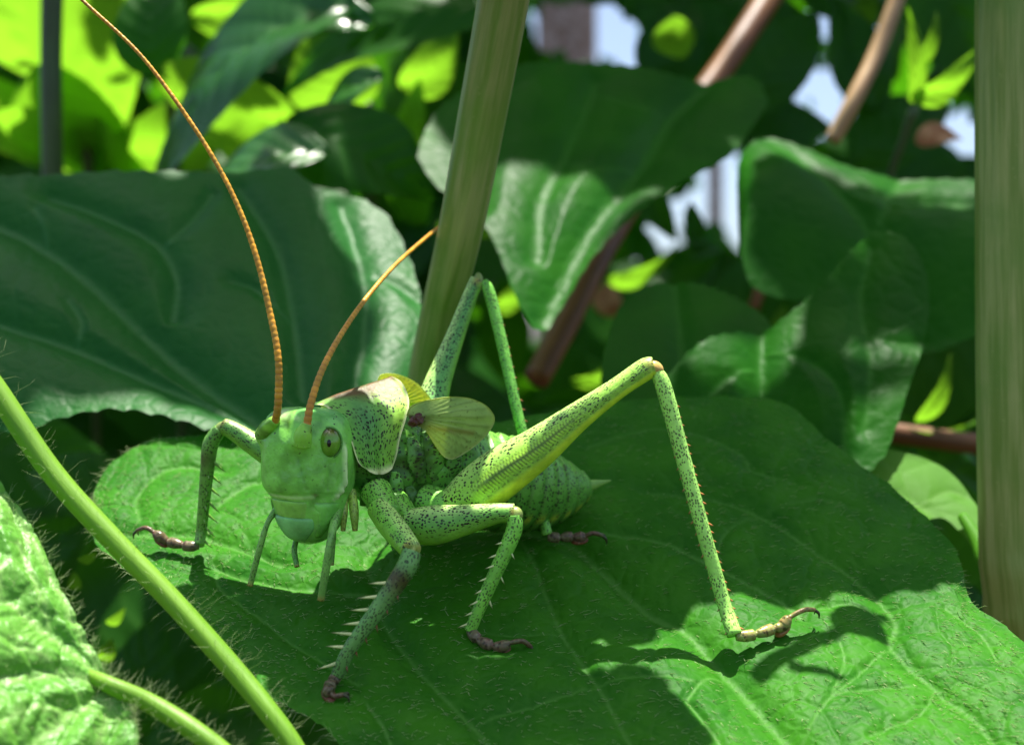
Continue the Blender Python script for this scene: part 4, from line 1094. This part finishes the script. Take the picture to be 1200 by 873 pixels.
mids = [('P', 1120, 650, 16.5, 260, 160, 100, (0, -.9, .3)), ('P', 1150, 780, 16, 260, 180, 30, (0, -.9, .3)), ('P', 1060, 560, 18, 260, 160, 10, (0, -.9, .3)), ('P', 915, 62, 25, 170, 90, 60, (0, -1, .3)), ('P', 1005, 60, 26, 150, 80, 100, (.2, -1, .3)), ('P', 925, 150, 26, 110, 70, 10, (0, -1, .3)), ('P', 1060, 150, 26, 150, 90, 40, (0, -1, .3)), ('P', 790, 40, 27, 130, 80, 80, (0, -1, .3)), ('P', 755, 235, 26, 120, 50, -50, (0, -1, .3)), ('P', 905, 20, 28, 120, 60, 0, (0, -1, .3)), ('P', 1000, 0, 28, 120, 60, 0, (0, -1, .3)),
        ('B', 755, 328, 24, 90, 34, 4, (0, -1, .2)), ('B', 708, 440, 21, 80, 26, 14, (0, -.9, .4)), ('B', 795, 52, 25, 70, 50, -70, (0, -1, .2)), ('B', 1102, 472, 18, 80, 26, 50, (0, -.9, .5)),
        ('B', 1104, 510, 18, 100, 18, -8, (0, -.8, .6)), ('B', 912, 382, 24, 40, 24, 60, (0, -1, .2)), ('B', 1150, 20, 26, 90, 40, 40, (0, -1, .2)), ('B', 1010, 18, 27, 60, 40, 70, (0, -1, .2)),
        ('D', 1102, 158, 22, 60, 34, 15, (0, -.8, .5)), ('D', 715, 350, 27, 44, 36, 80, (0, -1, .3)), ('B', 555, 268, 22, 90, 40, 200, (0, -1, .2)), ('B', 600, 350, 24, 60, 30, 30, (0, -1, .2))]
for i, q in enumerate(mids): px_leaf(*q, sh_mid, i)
for i, q in enumerate([('B', 102, 655, 13.5, 22, 16, 20, (0, -1, .3)), ('B', 86, 684, 14, 22, 16, 80, (0, -1, .3)), ('B', 135, 728, 15, 26, 16, 20, (0, -1, .3)), ('B', 124, 765, 15, 34, 20, 60, (0, -1, .3)),
        ('P', 60, 640, 17, 120, 70, 40, (0, -.9, .3)), ('P', 170, 800, 17, 160, 90, 80, (0, -.9, .3)), ('P', 90, 560, 17, 150, 80, 170, (0, -.9, .3)), ('P', 30, 760, 18, 200, 120, 120, (0, -.9, .2)), ('P', 250, 860, 16, 200, 120, 30, (0, -.9, .3)),
        ('P', 200, 780, 19, 260, 190, 100, (0, -.9, .2)), ('P', 260, 840, 20, 300, 200, 20, (0, -.9, .3)), ('P', 330, 880, 18, 260, 160, 60, (0, -.9, .3)), ('P', 60, 820, 20, 300, 220, 30, (0, -.9, .3)), ('P', 60, 700, 22, 320, 240, 100, (0, -.9, .3)), ('P', -80, 640, 20, 320, 220, 60, (0, -.9, .3)), ('P', -120, 800, 21, 360, 260, 20, (0, -.9, .3)), ('P', -60, 900, 20, 340, 240, 100, (0, -.9, .3)), ('P', -200, 560, 22, 380, 260, 10, (0, -.9, .3)), ('P', 110, 880, 16, 220, 140, 10, (0, -.9, .3)), ('P', 20, 530, 19, 220, 140, 0, (0, -.9, .3)), ('P', 170, 690, 20, 260, 180, 60, (0, -.9, .3))]):
    px_leaf(*q, sh_low, i)

# openings where the bright background shows through: centre and radius in photo pixels
GAPS = [(868, 250, 26), (848, 212, 24), (885, 275, 16), (832, 228, 14), (778, 262, 15), (667, 330, 15), (635, 378, 14), (968, 118, 14), (985, 92, 8), (957, 138, 9), (950, 22, 12), (936, 93, 11), (655, 30, 24), (690, 30, 24), (672, 50, 24), (730, 55, 16),
        (1136, 166, 14), (1122, 142, 12), (1030, 34, 9)]
def clear_of_gaps(px, py, a, b, ang, grow=3):
    for gx_, gy_, gr in GAPS:
        gr = gr * .8
        dx, dy = gx_ - px, -(gy_ - py)
        u_ = dx * math.cos(ang) + dy * math.sin(ang); v_ = -dx * math.sin(ang) + dy * math.cos(ang)
        if (u_ / (a + gr + grow))**2 + (v_ / (b + gr + grow))**2 < 1: return False
    return True
R = random.Random(11)
count = 0
for layer, (d0, d1, step) in enumerate([(24, 32, 115), (32, 46, 88), (46, 60, 62)]):
    for gy_ in np.arange(-140, 640, step):
        for gx_ in np.arange(-160, 1360, step * 1.15):
            px_, py_ = gx_ + R.uniform(-.5, .5) * step, gy_ + R.uniform(-.5, .5) * step
            d = R.uniform(d0, d1)
            for tries in range(12):
                ln = R.uniform(4.5, 7.5) * (1, .8, .62, .5, .4, .33, .27, .22, .18, .15, .12, .1)[tries]; lp = ln / d * FPX
                an = R.uniform(-math.pi, math.pi)
                if layer == 0 and px_ < 420 and py_ < 240: break
                if clear_of_gaps(px_, py_, lp * .5, lp * .27, an):
                    n_ = (R.uniform(-.6, .6), -R.uniform(.3, 1), R.uniform(-.1, 1.0))
                    put_leaf(PLAIN[count % 4], at(px_, py_, d), (math.cos(an), R.uniform(-.4, .4), math.sin(an)), n_, ln, 1.0, sh_mid if px_ > 640 else sh_mid2); count += 1
                    break
for k in range(9):
    x = R.uniform(-100, 1300)
    if min(abs(x - g[0]) for g in GAPS) < 45: continue
    twig([at(x, 20, 36), at(x + R.uniform(-40, 40), 300, 37), at(x + R.uniform(-60, 60), 900, 38)], .2, sh_mid if x > 640 else sh_mid2, M_RED)

# far hedge: thousands of leaves that read as one mass
hv, hf = [], []
nh = 0
rr_ = np.random.default_rng(5)
while nh < 9000:
    px_, py_, d = rr_.uniform(-350, 1550), rr_.uniform(-250, 640), rr_.uniform(85, 130)
    ln = 1.2 + 7 * rr_.random()**1.5; lp = ln / d * FPX; an = rr_.uniform(0, 6.28)
    if not clear_of_gaps(px_, py_, lp * .5, lp * .3, an, 2): continue
    P = at(px_, py_, d); T = nrm((math.cos(an), rr_.uniform(-.5, .5), math.sin(an))); Nn = nrm(np.cross(T, nrm(rr_.normal(size=3)))); B = np.cross(Nn, T)
    q = [P - T * ln * .5, P - T * ln * .15 + B * ln * .26 + Nn * .3, P + T * ln * .2 + B * ln * .2 + Nn * .2, P + T * ln * .5, P + T * ln * .2 - B * ln * .2 + Nn * .2, P - T * ln * .15 - B * ln * .26 + Nn * .3]
    hv += q; b_ = nh * 6; hf += [[b_, b_ + 1, b_ + 2, b_ + 3], [b_, b_ + 3, b_ + 4, b_ + 5]]; nh += 1
hedge = mesh('hedge_foliage', np.array(hv), hf, M_PLAIN, uv=np.tile(np.array([(0, .5), (.3, 1), (.7, .9), (1, .5), (.7, .1), (.3, 0)]), (nh, 1)), smooth_=False)
tag(hedge, 'distant dark hedge foliage filling the background', 'foliage', kind='stuff')

# pale tree trunk and a dark post far off, seen through the openings
def far_trunk(name, px_, d, r, mat, label, cat, lean=0.0):
    P0 = at(px_, 436, d); base = np.array((P0[0], P0[1], 0))
    V, F, uv_, t_, a_ = tube([base, base + (lean * 60, 0, 60), base + (lean * 180, 0, 180)], [r * 1.1, r, r * .9], 60, 24)
    V = V + (wob(V, .35, 77, 3) * r * .12)[:, None] * np.stack([np.cos(a_), np.sin(a_), 0 * a_], 1)
    tag(mesh(name, V, F, mat, org=base, uv=uv_), label, cat)
far_trunk('tree_trunk', 664, 330, 7.5, M_BARK, 'blurred brown tree trunk seen through the top centre opening', 'tree', 0)
far_trunk('fence_post', 838, 300, 1.6, M_BARK, 'thin dark post seen in the bright opening right of centre', 'post')

# ---- overhead: unseen leaves added above the frame, placed to cast the dappled shade
def poly_pts(poly, step):
    poly = np.array(poly, float); lo, hi = poly.min(0), poly.max(0)
    gx_, gy_ = np.meshgrid(np.arange(lo[0], hi[0] + step, step), np.arange(lo[1], hi[1] + step, step))
    q = np.stack([gx_.ravel(), gy_.ravel()], 1); ins = np.zeros(len(q), bool)
    j = len(poly) - 1
    for i in range(len(poly)):
        (xi, yi), (xj, yj) = poly[i], poly[j]
        with np.errstate(divide='ignore', invalid='ignore'):
            c_ = ((yi > q[:, 1]) != (yj > q[:, 1])) & (q[:, 0] < (xj - xi) * (q[:, 1] - yi) / (yj - yi) + xi)
        ins ^= c_; j = i
    return q[ins]
def lift(poly, dep, step): return [at(x, y, float(dep(x, y))) for x, y in poly_pts(poly, step)]
lit, shade = [], []
lit += lift([(108, 590), (125, 545), (170, 518), (320, 507), (420, 505), (430, 560), (500, 600), (600, 640), (600, 652), (520, 668), (440, 690), (330, 668), (250, 652), (150, 612)], LEAFD, 10)
lit += lift([(800, 706), (850, 694), (960, 696), (1050, 676), (1135, 692), (1200, 745), (1240, 873), (955, 873), (905, 815), (850, 785), (815, 740)], LEAFD, 10)
lit += lift([(765, 745), (800, 735), (815, 752), (780, 756)], LEAFD, 8) + lift([(745, 770), (770, 765), (815, 785), (830, 812), (790, 795)], LEAFD, 8) + lift([(820, 812), (870, 800), (905, 873), (850, 873)], LEAFD, 10)
lit += [at(*p) for p in ((556, 577, 10.6), (590, 545, 10.5), (630, 515, 10.5), (676, 480, 10.45), (722, 450, 10.4), (756, 428, 10.4), (778, 455, 10.4), (800, 535, 10.4), (825, 625, 10.4), (848, 705, 10.4))]
lit += [pl(*p) for p in ((530, 500, .4), (560, 490, .4), (545, 520, .4), (510, 480, .4), (500, 455, -.1), (460, 445, 0), (440, 452, 0), (410, 462, 0), (380, 474, 0), (470, 470, .2), (468, 500, .3), (455, 480, .25), (520, 530, .36), (560, 530, .3))]
lit += [at(*p) for p in ((362, 485, 10.4), (335, 492, 10.3), (300, 518, 11.1), (270, 503, 11.2), (243, 560, 11.25), (520, 608, 10.4), (560, 602, 10.35), (595, 600, 10.3))]
lit += lift([(385, 240), (425, 232), (465, 265), (488, 340), (484, 420), (452, 360), (430, 300)], LD, 14) + lift([(30, 488), (60, 465), (130, 448), (220, 470), (310, 500), (240, 500), (130, 472)], LD, 14)
lit += lift([(580, 262), (600, 195), (660, 205), (730, 235), (700, 285), (655, 335), (612, 330)], BD, 16) + lift([(494, 182), (515, 165), (540, 190), (540, 225)], BD, 12)
lit += list(CL[0:10:3, ::5].reshape(-1, 3))
lit += lift([(800, 425), (850, 390), (895, 380), (935, 385), (900, 412), (850, 425)], DD, 12) + lift([(1012, 402), (1080, 385), (1072, 420), (1030, 420)], DD, 12)
lit += lift([(0, 570), (30, 610), (70, 690), (130, 790), (150, 870), (0, 873)], HD, 20) + lift([(1000, 535), (1060, 535), (1110, 560), (1140, 600), (1100, 600), (1040, 590)], FD, 14)
lit += [at(x, y, 9.7) for x, y in ((20, 490), (60, 552), (128, 628), (200, 702), (272, 782), (318, 838), (200, 835), (160, 815))] + [at(1165, y, 12.1) for y in (550, 590, 630)] + bright_pts
lit += [at(870, 45, 23), at(845, 80, 22.6), at(905, 0, 23.5), at(1000, 118, 21.5), at(985, 145, 21.5), at(1012, 95, 21.5)]
lit += [at(x, y, 20.4) for x, y in ((160, 80), (180, 60), (200, 50), (260, 30), (330, 40))] + [at(x, y, 17.5) for x, y in ((250, 170), (345, 175))]
shade += lift([(200, 692), (300, 705), (440, 712), (600, 680), (660, 640), (640, 560), (640, 490), (780, 466), (900, 470), (990, 535), (1080, 600), (1120, 650), (1040, 660), (950, 678), (800, 690), (740, 728), (715, 770), (760, 815), (850, 880), (600, 880), (420, 870), (330, 800)], LEAFD, 13)
shade += lift([(0, 225), (330, 212), (385, 300), (420, 420), (330, 480), (180, 432), (0, 410)], LD, 12) + lift([(520, 130), (600, 85), (700, 75), (860, 100), (860, 150), (780, 200), (700, 180), (600, 170)], BD, 18)
shade += lift([(880, 180), (980, 220), (1140, 240), (1140, 370), (1000, 330), (890, 300)], CD, 18) + lift([(790, 460), (900, 430), (1000, 440), (1060, 440), (1030, 510), (900, 520), (800, 500)], DD, 14) + lift([(950, 370), (1000, 310), (1060, 300), (1070, 360), (1000, 380)], DD, 14)
shade += lift([(715, 460), (730, 370), (790, 345), (880, 380), (780, 430)], ED, 18)
shade += [at(x, y, 12.3) for x in (1155, 1190) for y in range(0, 520, 45)] + [at(590 - .21 * y, y, 11.5 + y * .004) for y in range(0, 460, 30)]
rs_ = np.random.default_rng(19)
for _ in range(420):
    shade.append(at(rs_.uniform(-100, 1300), rs_.uniform(-60, 620), rs_.uniform(17, 40)))
for _ in range(60): shade.append(at(rs_.uniform(-60, 330), rs_.uniform(520, 870), rs_.uniform(14, 22)))
shade += lift([(955, 430), (1000, 425), (1080, 430), (1060, 480), (1040, 520), (960, 520)], DD, 14) + lift([(1000, 375), (1020, 300), (1075, 320), (1085, 375)], DD, 14)
lit += [at(a_, b_, 10.45) + np.array((o_, 0, 0)) for a_, b_ in ((575, 560), (610, 532), (650, 500), (700, 468), (740, 440)) for o_ in (-.2, .2)]
lit, shade = np.array(lit), np.array(shade)
E1 = nrm(np.cross(SN, (0, 0, 1))); E2 = np.cross(SN, E1)
lit2 = np.stack([lit @ E1, lit @ E2], 1); sh2 = np.stack([shade @ E1, shade @ E2], 1)
canopy = thing('added_shade_leaves', (6, 30, 0), 'unseen leafy branches added overhead on the right to shade the leaves', 'shrub')
canopy2 = thing('added_shade_leaves', (-8, 30, 0), 'unseen leafy branches added overhead on the left to shade the leaves', 'shrub')
placed = []
order = rs_.permutation(len(shade))
for i in order:
    p = sh2[i]
    near = np.min(np.hypot(*(lit2 - p).T))
    if placed and any((p[0] - c_[0])**2 + (p[1] - c_[1])**2 < (c_[2] * .5)**2 for c_ in placed): continue
    rad_ = min(2.4, near * .86)
    if rad_ < .13: continue
    k = 3.5
    while k < 40:
        P = shade[i] + SN * k
        x, y = pix(P); rp = rad_ * 1.3 / P[1] * FPX
        if y + rp < -14 or x - rp > 1214: break
        k += .25
    k += rs_.uniform(0, 1.6) if shade[i][1] < 12.6 else rs_.uniform(8, 22)
    P = shade[i] + SN * k
    T = nrm(E1 * rs_.normal() + E2 * rs_.normal()); N_ = SN + .25 * rs_.normal(size=3)
    put_leaf(PLAIN[len(placed) % 4], P, T, N_, rad_ * 2.15, 1.25, canopy if P[0] > .6 else canopy2)
    placed.append((p[0], p[1], rad_))
print('canopy leaves', len(placed), 'shrub leaves', count)
for q in (sh_left, sh_mid, sh_mid2, sh_right, sh_low, canopy, canopy2): print(q.name, len(q.children))
for x_, y_ in ((132, 288), (125, 378), (60, 330), (230, 330)):
    put_leaf(PLAIN[2], at(x_, y_, float(LD(x_, y_))) + SN * 14, E1 + .4 * E2, SN, 1.9, 1.3, canopy2)  # more unseen leaves, added to block stray sun flecks on the smooth leaf
# twigs of the canopy, one with a small leaf added to drop a shadow beside the hind foot
kk = 5.4
sp_ = lambda x, y: on_leaf(x, y) + SN * kk
twig([sp_(888, 776), sp_(930, 756), sp_(968, 738), sp_(1010, 716), sp_(1030, 706) + SN * 1.2, sp_(1040, 702) + SN * 7], .075, canopy)
twig([sp_(925, 772), sp_(958, 780), sp_(990, 786)], .045, canopy)
put_leaf(PLAIN[1], sp_(1008, 719), E1, SN, .46, 1.3, canopy)
for k in range(7):
    a0 = np.array((rs_.uniform(16, 20), rs_.uniform(30, 40), CZ + rs_.uniform(14, 18)))
    twig([np.array((rs_.uniform(-7, 6), a0[1], a0[2] - 1 + .08 * a0[1])), (a0 + (-6, 0, 1.0)), a0 + (1.5, 1, -2), np.array((a0[0] + 3, a0[1] + 1, 0))], .25, canopy, M_RED)
    twig([np.array((rs_.uniform(-5, 2), a0[1], a0[2] + .08 * a0[1])), np.array((-10, a0[1], a0[2] + 1)), np.array((-17, a0[1] + 1, a0[2] - 3)), np.array((-20, a0[1] + 1, 0))], .25, canopy2, M_RED)
